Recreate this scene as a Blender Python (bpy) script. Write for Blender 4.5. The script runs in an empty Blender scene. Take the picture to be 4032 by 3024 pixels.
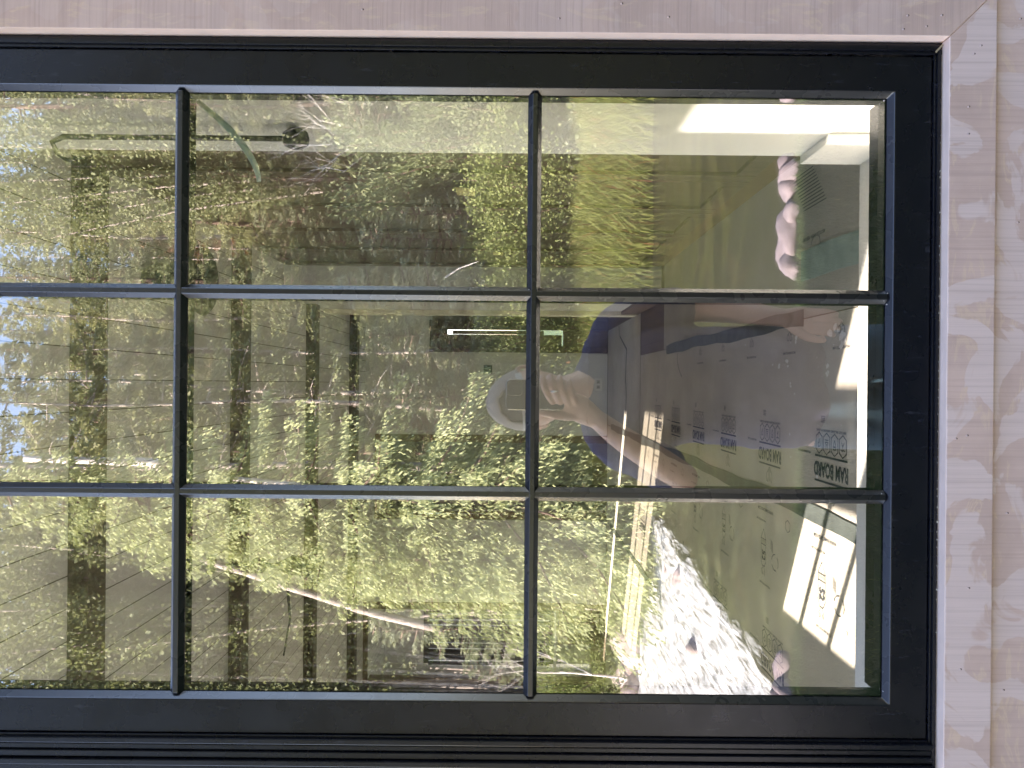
import bpy, bmesh, math, random
import numpy as np
from mathutils import Vector, Matrix
R = math.radians
rng = random.Random(7)
nr = np.random.default_rng(11)
scn = bpy.context.scene
COL = scn.collection

# ------------------------------------------------------------------ camera
# the phone is held upright against the face but the picture is stored turned: world up = image left
F_PX = 3000.0
cam_d = bpy.data.cameras.new("camera")
cam = bpy.data.objects.new("camera", cam_d); COL.objects.link(cam)
cam_d.sensor_fit = 'HORIZONTAL'; cam_d.sensor_width = 36.0
cam_d.lens = 36.0 * F_PX / 4032.0
cam_d.clip_start = 0.01; cam_d.clip_end = 600
D = 0.95
th = R(0.52); c_, s_ = math.cos(th), math.sin(th)
Rv = Vector((s_, 0, -c_)); Uv = Vector((c_, 0, s_)); Bv = Vector((0, -1, 0))
cam.matrix_world = Matrix(((Rv.x, Uv.x, Bv.x, 0), (Rv.y, Uv.y, Bv.y, -D), (Rv.z, Uv.z, Bv.z, 0), (0, 0, 0, 1)))
scn.camera = cam

# ------------------------------------------------------------------ light
SUN_EL = 32.2
sun_from = Vector((-0.88, 0.475, math.tan(R(SUN_EL)))).normalized()    # towards the sun: left, behind the house
world = bpy.data.worlds.new("World"); scn.world = world; world.use_nodes = True
wn = world.node_tree.nodes; wl = world.node_tree.links
sky = wn.new("ShaderNodeTexSky"); sky.sky_type = 'NISHITA'; sky.sun_disc = False
sky.sun_elevation = R(SUN_EL); sky.sun_rotation = math.atan2(sun_from.x, sun_from.y)
sky.air_density = 1.0; sky.dust_density = 0.6; sky.ozone_density = 1.0
bg = wn["Background"]; bg.inputs[1].default_value = 0.15
wl.new(sky.outputs[0], bg.inputs[0])
sd = bpy.data.lights.new("sun", 'SUN'); sd.energy = 5.0; sd.angle = R(0.5); sd.color = (1.0, 0.95, 0.86)
so = bpy.data.objects.new("sun", sd); COL.objects.link(so)
so.rotation_euler = (-sun_from).to_track_quat('-Z', 'Y').to_euler(); so.location = sun_from * 50
scn.view_settings.view_transform = 'Standard'; scn.view_settings.look = 'None'
scn.view_settings.exposure = 2.95; scn.view_settings.use_white_balance = True; scn.view_settings.white_balance_temperature = 7100; scn.view_settings.white_balance_tint = 22; scn.view_settings.gamma = 1.0
scn.view_settings.use_curve_mapping = False
scn.cycles.max_bounces = 10; scn.cycles.diffuse_bounces = 5; scn.cycles.glossy_bounces = 5
scn.cycles.transparent_max_bounces = 24; scn.cycles.transmission_bounces = 4
scn.cycles.sample_clamp_indirect = 6.0; scn.cycles.caustics_reflective = False; scn.cycles.caustics_refractive = False
scn.cycles.use_denoising = True
scn.render.film_transparent = False

# ------------------------------------------------------------------ helpers
def link(o, parent=None):
    COL.objects.link(o)
    if parent is not None: o.parent = parent
    return o
def tag(o, label=None, cat=None, group=None, kind=None):
    if label: o["label"] = label
    if cat: o["category"] = cat
    if group: o["group"] = group
    if kind: o["kind"] = kind
    return o
def empty(name, label, cat, loc=(0, 0, 0), group=None):
    o = bpy.data.objects.new(name, None); o.location = loc; o.empty_display_size = 0.1
    link(o); return tag(o, label, cat, group)
class MB:
    """collects polygons, then links them as one mesh object"""
    def __init__(s): s.v = []; s.f = []; s.mi = []; s.sm = False
    def add(s, vs, fs, mi=0):
        b = len(s.v); s.v += [tuple(p) for p in vs]; s.f += [tuple(b + i for i in f) for f in fs]; s.mi += [mi] * len(fs); return s
    def box(s, x0, x1, y0, y1, z0, z1, mi=0):
        vs = [(x, y, z) for x in (x0, x1) for y in (y0, y1) for z in (z0, z1)]
        return s.add(vs, [(0, 1, 3, 2), (4, 6, 7, 5), (0, 4, 5, 1), (2, 3, 7, 6), (0, 2, 6, 4), (1, 5, 7, 3)], mi)
    def tube(s, pts, rad, n=8, caps=True, mi=0):
        pts = [Vector(p) for p in pts]
        if not hasattr(rad, '__len__'): rad = [rad] * len(pts)
        vs = []; fs = []; prev = None
        for i, p in enumerate(pts):
            t = (pts[min(i + 1, len(pts) - 1)] - pts[max(i - 1, 0)]).normalized()
            a = prev if prev is not None else (Vector((0, 0, 1)) if abs(t.z) < .9 else Vector((1, 0, 0)))
            a = (a - t * a.dot(t)).normalized(); prev = a; b = t.cross(a)
            for k in range(n):
                q = 2 * math.pi * k / n
                vs.append(p + (a * math.cos(q) + b * math.sin(q)) * rad[i])
        for i in range(len(pts) - 1):
            for k in range(n):
                k2 = (k + 1) % n
                fs.append((i * n + k, i * n + k2, (i + 1) * n + k2, (i + 1) * n + k))
        if caps: fs.append(tuple(range(n - 1, -1, -1))); fs.append(tuple((len(pts) - 1) * n + k for k in range(n)))
        return s.add(vs, fs, mi)
    def lathe(s, prof, c=(0, 0, 0), n=20, axis='Z', mi=0):
        vs = []; fs = []
        for (r, h) in prof:
            for k in range(n):
                q = 2 * math.pi * k / n
                if axis == 'Z': vs.append((c[0] + r * math.cos(q), c[1] + r * math.sin(q), c[2] + h))
                else: vs.append((c[0] + r * math.cos(q), c[1] + h, c[2] + r * math.sin(q)))
        for i in range(len(prof) - 1):
            for k in range(n):
                k2 = (k + 1) % n
                fs.append((i * n + k, i * n + k2, (i + 1) * n + k2, (i + 1) * n + k))
        return s.add(vs, fs, mi)
    def build(s, name, mats, parent=None, smooth=False, bevel=0.0, seg=2):
        me = bpy.data.meshes.new(name); me.from_pydata(s.v, [], s.f)
        if not isinstance(mats, (list, tuple)): mats = [mats]
        for m in mats: me.materials.append(m)
        if len(mats) > 1: me.polygons.foreach_set("material_index", s.mi)
        if smooth: me.polygons.foreach_set("use_smooth", [True] * len(s.f))
        me.update()
        bm = bmesh.new(); bm.from_mesh(me); bmesh.ops.recalc_face_normals(bm, faces=bm.faces)
        bm.to_mesh(me); bm.free()
        o = bpy.data.objects.new(name, me); link(o, parent)
        if bevel: 
            b = o.modifiers.new("bevel", 'BEVEL'); b.width = bevel; b.segments = seg; b.limit_method = 'ANGLE'
        return o
def quads_mesh(name, V, nper, mats, mi=None):
    """V: (n, nper, 3) array -> mesh of separate polygons"""
    n = V.shape[0]
    me = bpy.data.meshes.new(name)
    me.vertices.add(n * nper); me.vertices.foreach_set("co", V.reshape(-1).astype(np.float32))
    me.loops.add(n * nper); me.loops.foreach_set("vertex_index", np.arange(n * nper, dtype=np.int32))
    me.polygons.add(n); me.polygons.foreach_set("loop_start", np.arange(0, n * nper, nper, dtype=np.int32))
    try: me.polygons.foreach_set("loop_total", np.full(n, nper, dtype=np.int32))
    except Exception: pass
    for m in mats: me.materials.append(m)
    if mi is not None: me.polygons.foreach_set("material_index", mi.astype(np.int32))
    me.update(calc_edges=True); me.validate()
    return me

# ------------------------------------------------------------------ materials
class NT:
    def __init__(s, name):
        s.m = bpy.data.materials.new(name); s.m.use_nodes = True
        s.n = s.m.node_tree.nodes; s.l = s.m.node_tree.links; s.p = s.n["Principled BSDF"]; s.out = s.n["Material Output"]
    def node(s, t, **kw):
        x = s.n.new(t)
        for k, v in kw.items(): setattr(x, k, v)
        return x
    def set(s, sock, v):
        if hasattr(v, 'is_output') or hasattr(v, 'links'): s.l.new(v, sock)
        else: sock.default_value = v
    def coord(s, scale=(1, 1, 1), kind='Object', rot=(0, 0, 0)):
        t = s.node("ShaderNodeTexCoord"); m = s.node("ShaderNodeMapping"); m.inputs["Scale"].default_value = scale; m.inputs["Rotation"].default_value = rot
        s.l.new(t.outputs[kind], m.inputs[0]); return m.outputs[0]
    def noise(s, vec, scale=5, detail=4, rough=.55, dist=0):
        t = s.node("ShaderNodeTexNoise"); s.l.new(vec, t.inputs["Vector"])
        t.inputs["Scale"].default_value = scale; t.inputs["Detail"].default_value = detail
        t.inputs["Roughness"].default_value = rough; t.inputs["Distortion"].default_value = dist; return t.outputs[0]
    def ramp(s, fac, stops, interp='LINEAR'):
        r = s.node("ShaderNodeValToRGB"); s.l.new(fac, r.inputs[0]); r.color_ramp.interpolation = interp
        e = r.color_ramp.elements
        while len(e) < len(stops): e.new(0.5)
        for el, (p, c) in zip(e, stops):
            el.position = p; el.color = (c, c, c, 1) if not hasattr(c, '__len__') else (c[0], c[1], c[2], 1)
        return r.outputs[0]
    def mix(s, f, a, b, mode='MIX'):
        m = s.node("ShaderNodeMix", data_type='RGBA', blend_type=mode)
        s.set(m.inputs[0], f)
        for k, v in ((6, a), (7, b)):
            if hasattr(v, '__len__'): v = (v[0], v[1], v[2], 1)
            s.set(m.inputs[k], v)
        return m.outputs[2]
    def math(s, op, a, b=0.0):
        m = s.node("ShaderNodeMath", operation=op); s.set(m.inputs[0], a); s.set(m.inputs[1], b); return m.outputs[0]
    def bump(s, h, strength=.3, dist=.01):
        b = s.node("ShaderNodeBump"); b.inputs["Strength"].default_value = strength; b.inputs["Distance"].default_value = dist
        s.l.new(h, b.inputs["Height"]); s.l.new(b.outputs[0], s.p.inputs["Normal"]); return b.outputs[0]
    def base(s, c, rough=.5, metal=0, spec=None):
        if hasattr(c, '__len__'): c = (c[0], c[1], c[2], 1)
        s.set(s.p.inputs["Base Color"], c); s.set(s.p.inputs["Roughness"], rough); s.p.inputs["Metallic"].default_value = metal
        if spec is not None: s.p.inputs["Specular IOR Level"].default_value = spec
        return s.m
def simple(name, c, rough=.5, metal=0, var=.12, scale=12, bumps=0, spec=None):
    t = NT(name); v = t.coord()
    n = t.noise(v, scale, 4)
    col = t.mix(t.ramp(n, [(.3, 0.0), (.7, 1.0)]), [x * (1 - var) for x in c], [min(1, x * (1 + var)) for x in c])
    t.base(col, rough, metal, spec)
    if bumps: t.bump(t.noise(v, scale * 6, 3), bumps, .004)
    return t.m

# exterior stained wood: saw marks run across the board, lilac patches where the stain has lifted
def stained(name, across, patch):
    t = NT(name)
    sc = (3, 3, 260) if across == 'X' else (260, 3, 3)          # streak direction = small scale axis
    v = t.coord(sc); st = t.noise(v, 1.0, 5, .6); st2 = t.noise(t.coord(tuple(x * .3 for x in sc)), 1.0, 3, .5)
    v0 = t.coord((1, 1, 1)); big = t.noise(v0, 9, 5, .6, .4)
    base = t.mix(t.ramp(big, [(.35, 0.), (.65, 1.)]), (.55, .395, .34), (.47, .335, .285))
    warm = t.ramp(t.noise(t.coord((6, 6, 18) if across == 'Z' else (18, 6, 6)), 2.2, 4, .6, 1.5), [(.56, 0.), (.63, .55), (.7, 0.)])
    base = t.mix(warm, base, (.62, .455, .33))
    pm = t.noise(t.coord((1, 1, 1)), 12, 4, .5, 1.0)
    pmask = t.ramp(pm, [(.505, 0.), (.53, 1.)])
    m = t.math('MULTIPLY', pmask, patch)
    base = t.mix(m, base, (.585, .455, .42))
    base = t.mix(t.math('MULTIPLY', t.ramp(st, [(.3, 1.), (.5, 0.)]), .30), base, (.28, .20, .175))
    base = t.mix(t.math('MULTIPLY', t.ramp(st2, [(.3, 1.), (.6, 0.)]), .18), base, (.32, .24, .21))
    t.base(base, .7, spec=.12); t.bump(st, .25, .002); return t.m
M = {}
M['trim_v'] = stained('stained_wood_upright', 'X', .25)
M['trim_h'] = stained('stained_wood_level', 'Z', 1.0)
M['siding'] = stained('stained_wood_siding', 'Z', .9)
def frame_paint():
    t = NT('black_frame_paint'); v = t.coord()
    n = t.noise(v, 900, 2); sc = t.noise(t.coord((60, 60, 12)), 3, 4, .6)
    col = t.mix(t.ramp(sc, [(.63, 0.), (.72, .5)]), (.005, .0055, .0085), (.028, .030, .042))
    t.base(col, t.ramp(t.noise(v, 25, 3), [(.3, .24), (.7, .32)]), 0, .35)
    t.bump(n, .05, .0004); return t.m
M['frame'] = frame_paint()
M['bead'] = frame_paint(); M['bead'].name = 'glossy_bead_paint'; _p = M['bead'].node_tree.nodes['Principled BSDF']; _p.inputs['Specular IOR Level'].default_value = .5; _p.inputs['Coat Weight'].default_value = .5; _p.inputs['Coat Roughness'].default_value = .28; _p.inputs['Coat IOR'].default_value = 1.65
M['spacer'] = simple('black_spacer', (.012, .013, .014), .5)
def glass(name, r0, wav):
    t = NT(name); t.n.remove(t.p)
    tr = t.node("ShaderNodeBsdfTransparent"); tr.inputs[0].default_value = (.935, .94, .93, 1)
    gl = t.node("ShaderNodeBsdfAnisotropic") if False else t.node("ShaderNodeBsdfGlossy")
    gl.inputs["Roughness"].default_value = 0.0; gl.inputs["Color"].default_value = (.97, 1.0, .95, 1)
    b = t.node("ShaderNodeBump"); b.inputs["Strength"].default_value = wav; b.inputs["Distance"].default_value = .002
    t.l.new(t.noise(t.coord((1, 1, 1)), 6, 2, .5), b.inputs["Height"]); t.l.new(b.outputs[0], gl.inputs["Normal"])
    fr = t.node("ShaderNodeLayerWeight"); fr.inputs[0].default_value = .3
    f = t.math('ADD', t.math('MULTIPLY', fr.outputs["Fresnel"], .5), r0)
    mx = t.node("ShaderNodeMixShader"); t.l.new(f, mx.inputs[0]); t.l.new(tr.outputs[0], mx.inputs[1]); t.l.new(gl.outputs[0], mx.inputs[2])
    t.l.new(mx.outputs[0], t.out.inputs[0]); return t.m
M['glass_out'] = glass('coated_outer_glass', .27, .006)
M['glass_in'] = glass('inner_glass', .045, .006)
def tint(name, c):
    t = NT(name); t.n.remove(t.p); a = t.node('ShaderNodeBsdfTransparent'); a.inputs[0].default_value = c; g = t.node('ShaderNodeBsdfGlossy'); g.inputs['Roughness'].default_value = .02; m = t.node('ShaderNodeMixShader'); m.inputs[0].default_value = .08; t.l.new(a.outputs[0], m.inputs[1]); t.l.new(g.outputs[0], m.inputs[2]); t.l.new(m.outputs[0], t.out.inputs[0]); return t.m
M['tint'] = tint('tinted_glass', (.40, .40, .37, 1)); M['clear'] = tint('clear_glass', (.92, .94, .92, 1))  # dark tint is made up to dim the far window's sun strip
M['white_paint'] = simple('white_painted_trim', (.78, .78, .74), .45, var=.03, scale=8)
M['plaster'] = simple('pale_plaster', (.60, .605, .59), .8, var=.05, scale=3, bumps=.1)
def wood(name, c1, c2, axis='Y', scale=5, rough=.45):
    t = NT(name); sc = {'Y': (14, 1, 14), 'X': (1, 14, 14), 'Z': (14, 14, 1)}[axis]
    n = t.noise(t.coord(sc), scale, 6, .65, .8)
    t.base(t.mix(t.ramp(n, [(.3, 0.), (.7, 1.)]), c1, c2), rough); t.bump(n, .12, .003); return t.m
M['beam'] = wood('dark_stained_beam', (.05, .032, .022), (.085, .055, .038), 'X')
M['cabinet'] = wood('brown_cabinet_wood', (.085, .060, .043), (.135, .098, .072), 'Z', 4, .4)
M['casing'] = wood('brown_door_casing', (.12, .075, .045), (.18, .12, .075), 'Z', 4)
def planks(name, c1, c2, width, axis, gap, gapc):
    t = NT(name); v = t.coord((1, 1, 1)); sp = t.node("ShaderNodeSeparateXYZ"); t.l.new(v, sp.inputs[0])
    a = sp.outputs[0] if axis == 'X' else sp.outputs[1]
    q = t.math('DIVIDE', a, width); fr = t.math('FRACT', q); fl = t.math('FLOOR', q)
    line = t.math('LESS_THAN', fr, gap)
    wn_ = t.node("ShaderNodeTexWhiteNoise", noise_dimensions='1D'); t.l.new(fl, wn_.inputs["W"])
    n = t.noise(t.coord((12, 1, 12) if axis == 'X' else (1, 12, 12)), 4, 5, .6, .5)
    f = t.math('ADD', t.math('MULTIPLY', n, .6), t.math('MULTIPLY', wn_.outputs[0], .4))
    col = t.mix(t.ramp(f, [(.25, 0.), (.75, 1.)]), c1, c2)
    t.base(t.mix(line, col, gapc), .5); return t.m
M['ceiling'] = planks('ceiling_boards', (.60, .605, .585), (.68, .685, .66), .114, 'X', .035, (.06, .05, .035))
M['floorwood'] = planks('brown_floor_planks', (.105, .068, .045), (.165, .11, .075), .10, 'X', .02, (.04, .025, .015))
def kraft(name, c):
    t = NT(name); v = t.coord()
    n = t.noise(v, 2.2, 5, .6); n2 = t.noise(v, 160, 3, .6); n3 = t.noise(t.coord((60, 4, 1)), 3, 3)
    col = t.mix(t.ramp(n, [(.3, 0.), (.7, 1.)]), [x * .84 for x in c], [x * 1.1 for x in c])
    col = t.mix(t.math('MULTIPLY', t.ramp(n2, [(.55, 0.), (.7, 1.)]), .25), col, [x * .6 for x in c])
    col = t.mix(t.math('MULTIPLY', t.ramp(n3, [(.6, 0.), (.75, 1.)]), .15), col, (.55, .52, .45))
    t.base(col, .55); t.bump(n, .15, .02); return t.m
M['kraft'] = kraft('floor_protection_board', (.54, .50, .435))
M['kraft2'] = kraft('floor_protection_board_pale', (.58, .545, .46))
M['kraft3'] = kraft('greyish_floor_board', (.46, .43, .37))
M['ink'] = simple('printed_ink', (.035, .04, .055), .6)
M['tape'] = simple('seam_tape', (.085, .10, .095), .4, var=.3, scale=14)
M['tape2'] = simple('pale_seam_tape', (.33, .42, .37), .4, var=.15, scale=14)
M['spatter'] = simple('dried_white_paint', (.75, .75, .72), .6)
M['note'] = simple('sticky_note_paper', (.75, .68, .30), .7)
M['plate'] = simple('outlet_plastic', (.72, .72, .68), .4, var=.02)
M['black'] = simple('black_iron', (.012, .014, .013), .35, .0)
M['darkplate'] = simple('dark_switch', (.03, .035, .035), .4)
M['green'] = simple('pale_green_streak', (.66, .88, .78), .35)
M['skin'] = simple('skin', (.62, .37, .28), .5, var=.06, scale=30)
M['skin'].node_tree.nodes["Principled BSDF"].inputs["Subsurface Weight"].default_value = 0.0
M['shirt'] = simple('indigo_shirt_cloth', (.075, .075, .135), .9, var=.15, scale=20, bumps=.3)
M['jeans'] = simple('teal_jeans', (.05, .11, .16), .9, var=.25, scale=25, bumps=.3)
M['cap'] = simple('tan_cap_cloth', (.33, .28, .24), .9, var=.08, scale=60, bumps=.3)
M['capin'] = simple('cap_lining', (.06, .055, .05), .9)
M['strap'] = simple('cap_strap', (.50, .50, .50), .5)
M['phone'] = simple('phone_back', (.05, .06, .055), .25)
M['phone_edge'] = simple('phone_edge_metal', (.55, .55, .55), .25, 1.0)
M['ring'] = simple('ring_metal', (.8, .8, .78), .15, 1.0)

# ================================================================== THE WINDOW
GX0, GX1 = -.3854, .3591            # glass edges seen from outside
GZ0 = -.4633                        # glass bottom
FX0, FX1, FZ0 = -.4336, .4087, -.5150   # sash outer edge
TOPZ = 1.30                          # window runs up past the picture
MX = (.1120, -.1365)                 # upright muntin centres
MZ = (-.0258, .4135, .8528)          # level muntin centres
win = empty('casement_window', 'black framed casement window with a grid of small panes and reflections in its glass', 'window', (0, 0, 0))

def sash_ring(y0, y1, xo0, xo1, zo0, zo1, xf0, xf1, zf0, zf1, xg0, xg1, zg0, zg1, yg):
    """flat face between outer (o) and face-inner (f) rectangles, then a slope back to (g) at depth yg"""
    mb = MB()
    def rect(x0, x1, z0, z1, y): return [(x0, y, z0), (x1, y, z0), (x1, y, z1), (x0, y, z1)]
    rings = [rect(xo0, xo1, zo0, zo1, y1), rect(xo0, xo1, zo0, zo1, y0), rect(xf0, xf1, zf0, zf1, y0), rect(xg0, xg1, zg0, zg1, yg), rect(xg0, xg1, zg0, zg1, y1)]
    vs = [p for r in rings for p in r]; fs = []
    for i in range(4):
        for k in range(4):
            k2 = (k + 1) % 4; fs.append((i * 4 + k, i * 4 + k2, (i + 1) * 4 + k2, (i + 1) * 4 + k))
    mb.add(vs, fs); mb.mi = [1 if 8 <= q < 12 else 0 for q in range(16)]; return mb
sash_ring(-.0098, -.0015, FX0, FX1, FZ0, TOPZ, GX0 - .0068, GX1 + .0066, GZ0 - .0062, TOPZ - .045, GX0, GX1, GZ0, TOPZ - .048, -.0015)\
    .build('sash', [M['frame'], M['bead']], win, bevel=.0012)
# outer frame: stepped profile around the sash; the left side is a wide ridged mullion cover
fr = MB()
fr.box(FX1 + .0015, .4247, -.0125, .06, -.53, TOPZ)
fr.box(FX1 + .0050, .4210, -.0160, -.0128, -.522, TOPZ)
fr.box(FX0 - .05, FX1 + .0012, -.0125, .06, -.5252, FZ0 - .0012)
fr.box(FX0 - .05, FX1 + .004, -.0165, -.0128, -.5222, FZ0 - .0035)
fr.box(FX0 - .0495, FX0 - .0012, -.0122, .06, FZ0 - .001, TOPZ)
for a, b, yy in ((.004, .0105, .0175), (.0122, .0185, .0145), (.020, .0275, .0165), (.029, .036, .0205), (.0375, .049, .0165)):
    fr.box(FX0 - b, FX0 - a, -yy, -.0124, -.5210, TOPZ)
fr.build('outer_frame', M['frame'], win, bevel=.0010)
sc = MB()                                                   # corner putty and gasket at the lower right of the frame
sc.add([(.4100, -.0168, -.5160), (.4120, -.0168, -.5145), (.4215, -.0168, -.5235), (.4200, -.0168, -.5248)], [(0, 1, 2, 3)])
sc.build('corner_key', simple('corner_key_brass', (.30, .25, .16), .6), win)
gk = MB()
for i in range(60):
    x = -.30 + .62 * i / 60 + rng.uniform(-.002, .002)
    if rng.random() < .8 : r_ = rng.uniform(.0004, .0012); gk.lathe([(0.0001, -.0009), (r_, -.0004), (r_, .0002)], (x, -.0130, -.5242 + rng.uniform(-.0004, .0004)), 6, 'Y')
gk.build('sealant_beads', simple('sealant', (.65, .65, .62), .4), win)

pt = MB()
for x in [GX0, GX1] + list(MX):
    for z in [GZ0] + list(MZ):
        for _ in range(7):
            a, b = x + rng.gauss(0, .0055), z + rng.gauss(0, .0045); r_ = rng.uniform(.0003, .0011)
            if abs(a - x) > .003: pt.lathe([(.0001, -.0009), (r_, -.0005), (r_ * .9, .0015)], (a, -.0062 + rng.uniform(0, .004), b), 5, 'Y')
pt.build('putty_residue', simple('putty', (.42, .42, .44), .5), win)
def bar(axis, c, a0, a1, y_face, y_base, wf, wb):
    mb = MB()
    prof = [(-wb / 2, y_base), (-wf / 2 - .0006, y_face + .0005), (-wf / 2, y_face), (wf / 2, y_face), (wf / 2 + .0006, y_face + .0005), (wb / 2, y_base)]
    vs = []
    for a in (a0, a1):
        for (t, y) in prof: vs.append((c + t, y, a) if axis == 'Z' else (a, y, c + t))
    n = len(prof); fs = [(k, (k + 1) % n, n + (k + 1) % n, n + k) for k in range(n)] + [tuple(range(n)), tuple(range(2 * n - 1, n - 1, -1))]
    mb.add(vs, fs); return mb
ob = [-.3860, .3596]
for x in MX: bar('Z', x, GZ0, TOPZ - .048, -.0078, -.0012, .0060, .0176).build('muntin', M['bead'], win, bevel=.0004)
for z in MZ: bar('X', z, ob[0], ob[1], -.0081, -.0012, .0058, .0170).build('muntin', M['bead'], win, bevel=.0004)
for x in MX: bar('Z', x, GZ0, TOPZ - .048, .0285, .0195, .008, .0175).build('inner_muntin', M['spacer'], win)
for z in MZ: bar('X', z, ob[0], ob[1], .0290, .0195, .008, .0170).build('inner_muntin', M['spacer'], win)
sp = MB()                                                  # spacer between the panes: a flat bar right round and behind each muntin
sp.box(GX0 - .004, GX0 + .0015, .0010, .0175, GZ0 - .003, TOPZ - .05); sp.box(GX1 - .0015, GX1 + .006, .0010, .0175, GZ0 - .003, TOPZ - .05)
sp.box(GX0 + .0016, GX1 - .0016, .0010, .0175, GZ0 - .003, GZ0 + .0015)
for x in MX: sp.box(x - .0035, x + .0035, .003, .0155, GZ0 + .002, TOPZ - .05)
for z in MZ: sp.box(GX0 + .002, GX1 - .002, .0035, .0150, z - .0035, z + .0035)
sp.build('spacer_bar', M['spacer'], win)
isf = MB()                                                 # inside face of the sash
isf.box(-.4330, GX0 - .0002, .0198, .0300, GZ0 - .05, TOPZ); isf.box(GX1 + .004, .40, .0198, .0300, GZ0 - .05, TOPZ)
isf.box(GX0, GX1 + .0038, .0198, .0460, GZ0 - .05, GZ0 - .0006)
isf.build('inner_sash', M['frame'], win, bevel=.0008)
def pane(name, y, mat):
    mb = MB(); mb.add([(GX0 - .003, y, GZ0 - .002), (GX1 + .003, y, GZ0 - .002), (GX1 + .003, y, TOPZ - .046), (GX0 - .003, y, TOPZ - .046)], [(0, 1, 2, 3)])
    return mb.build(name, mat, win)
pane('outer_glass', 0.0, M['glass_out'])
o = pane('inner_glass', .0185, M['glass_in']); 
# inside jamb, stool and corner block, all painted white
MB().box(.3735, .3935, .0305, .285, -.5595, 1.45).build('side_jamb', M['white_paint'], win, bevel=.001)
MB().box(-.60, .3733, .0480, .285, -.5800, -.5600).build('sill_board', M['white_paint'], win, bevel=.001)
MB().box(.3600, .3731, .170, .2835, -.5598, -.463).build('corner_block', M['white_paint'], win, bevel=.001)
# iron rod with a hooked top hanging on the jamb, and a green tube standing in for a streak on the glass
rod = MB()
rz = lambda v: (2016 - v) / 3000 * 1.12
rx = .356
hook = [(rx - .030, .165, rz(330)), (rx - .034, .165, rz(262)), (rx - .024, .165, rz(225)), (rx - .008, .165, rz(205)), (rx, .165, rz(250)), (rx, .165, rz(420))]
rod.tube([(rx, .165, rz(1150))] + [(rx, .165, rz(700))] + hook[::-1], [.0042, .0042, .0042, .0042, .004, .0038, .003, .002], 10)
rod.lathe([(.0001, -.020), (.010, -.017), (.015, -.008), (.0165, 0), (.015, .008), (.010, .017), (.0001, .02)], (rx, .165, rz(1160)), 16)
rod.build('hanging_rod', M['black'], None, smooth=True)
tag(bpy.data.objects['hanging_rod'], 'slim black iron rod with hooked top and ball end by the white jamb', 'iron rod')
gs = MB(); pts = []
for i in range(15):
    t = i / 14.0; v = 770 + (1012 - 770) * (1 - (1 - t) ** 1.7); yy = 412 + 312 * t
    pts.append(((1512 - yy) / 3000 * .985, .035, (2016 - v) / 3000 * .985))
gs.tube(pts, [.0030 + .0016 * math.sin(math.pi * i / 14) for i in range(15)], 8)
o = gs.build('streak_tube', M['green'], None, smooth=True); tag(o, 'pale green tube in an arc, standing in for a streak on the upper right pane', 'strap')  # added tube in place of a pale streak on the glass

# ------------------------------------------------------------------ exterior boards
TX = .4251; TB = -.5254; TW = .0571
def prism(poly, y0, y1, side=0):
    n = len(poly); mb = MB()
    mb.add([(x, y0, z) for x, z in poly] + [(x, y1, z) for x, z in poly], [tuple(range(n)), tuple(range(2 * n - 1, n - 1, -1))] + [(k, (k + 1) % n, n + (k + 1) % n, n + k) for k in range(n)])
    mb.mi = [0, 0] + [side] * n
    return mb
M['raw'] = simple('raw_cut_edge', (.74, .56, .46), .7, var=.06, scale=30, spec=.1)
o = prism([(TX, TB), (TX + TW, TB - TW), (TX + TW, 2.0), (TX, 2.0)], -.030, 0, 1).build('trim_board', [M['trim_v'], M['raw']], bevel=.0012)
tag(o, 'upright pinkish brown stained wood trim board on the right side of the window', 'trim board', 'stained trim boards round the window')
trv = o
o = prism([(-1.2, TB), (TX - .0006, TB), (TX + TW - .0006, TB - TW), (-1.2, TB - TW)], -.0296, 0, 1).build('trim_board', [M['trim_h'], M['raw']], bevel=.0012)
tag(o, 'level trim board under the window with blotchy lilac patches in its stain', 'trim board', 'stained trim boards round the window')
trh = o
o = MB().box(-4, 4, -.0205, 0, -.80, TB - TW - .0016).build('siding_board', M['siding'], bevel=.0045, seg=3)
tag(o, 'blotchy pinkish siding board below the window trim', 'siding board', 'wall siding boards')
for i in range(3):
    o = MB().box(-4, 4, -.0205, 0, -.80 - .215 * (i + 1) + .003, -.80 - .215 * i).build('siding_board', M['siding'], bevel=.0045, seg=3)
    tag(o, ['siding board first below the one under the window trim', 'siding board second from the ground', 'siding board lowest on the wall'][i], 'siding board', 'wall siding boards')
o = MB().box(TX + TW + .002, 4, -.0205, 0, TB - TW, 2.0).build('siding_board', M['siding']); tag(o, 'stained siding panel right of the upright trim board', 'siding panel')
nailm = simple('nail_head', (.55, .42, .40), .5); naild = simple('nail_dark_disc', (.05, .035, .03), .8)
def nail(par, px, py, y):
    x = (1512 - py) / 3000 * (D + y); z = (2016 - px) / 3000 * (D + y)
    x2 = x * c_ - z * s_ * -1 * -1; z2 = z
    mb = MB(); mb.lathe([(.0001, -.0006), (.0010, -.0004), (.0013, .0003)], (x, y, z), 8, 'Y', 0)
    mb.lathe([(.0001, -.00035), (.0010, -.00035), (.0011, .0003)], (x + .0003, y, z - .0012), 8, 'Y', 1)  # dark disc set just below each nail head
    mb.build('nail', [nailm, naild], par)
for px, py in ((3560, 47), (3694, 45), (3634, 89), (3543, 101), (1412, 43), (2187, 71), (2618, 61), (2433, 10)): nail(trv, px, py, -.0302)
for px, py in ((3849, 163), (3822, 196), (3803, 404), (3803, 511), (3809, 1699), (3765, 1712), (3820, 2300), (3790, 2620)): nail(trh, px, py, -.0298)
sd_ = bpy.data.objects['siding_board']
for px, py in ((4003, 56), (4001, 858), (3969, 2003), (3960, 2700)): nail(sd_, px, py, -.0207)

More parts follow.
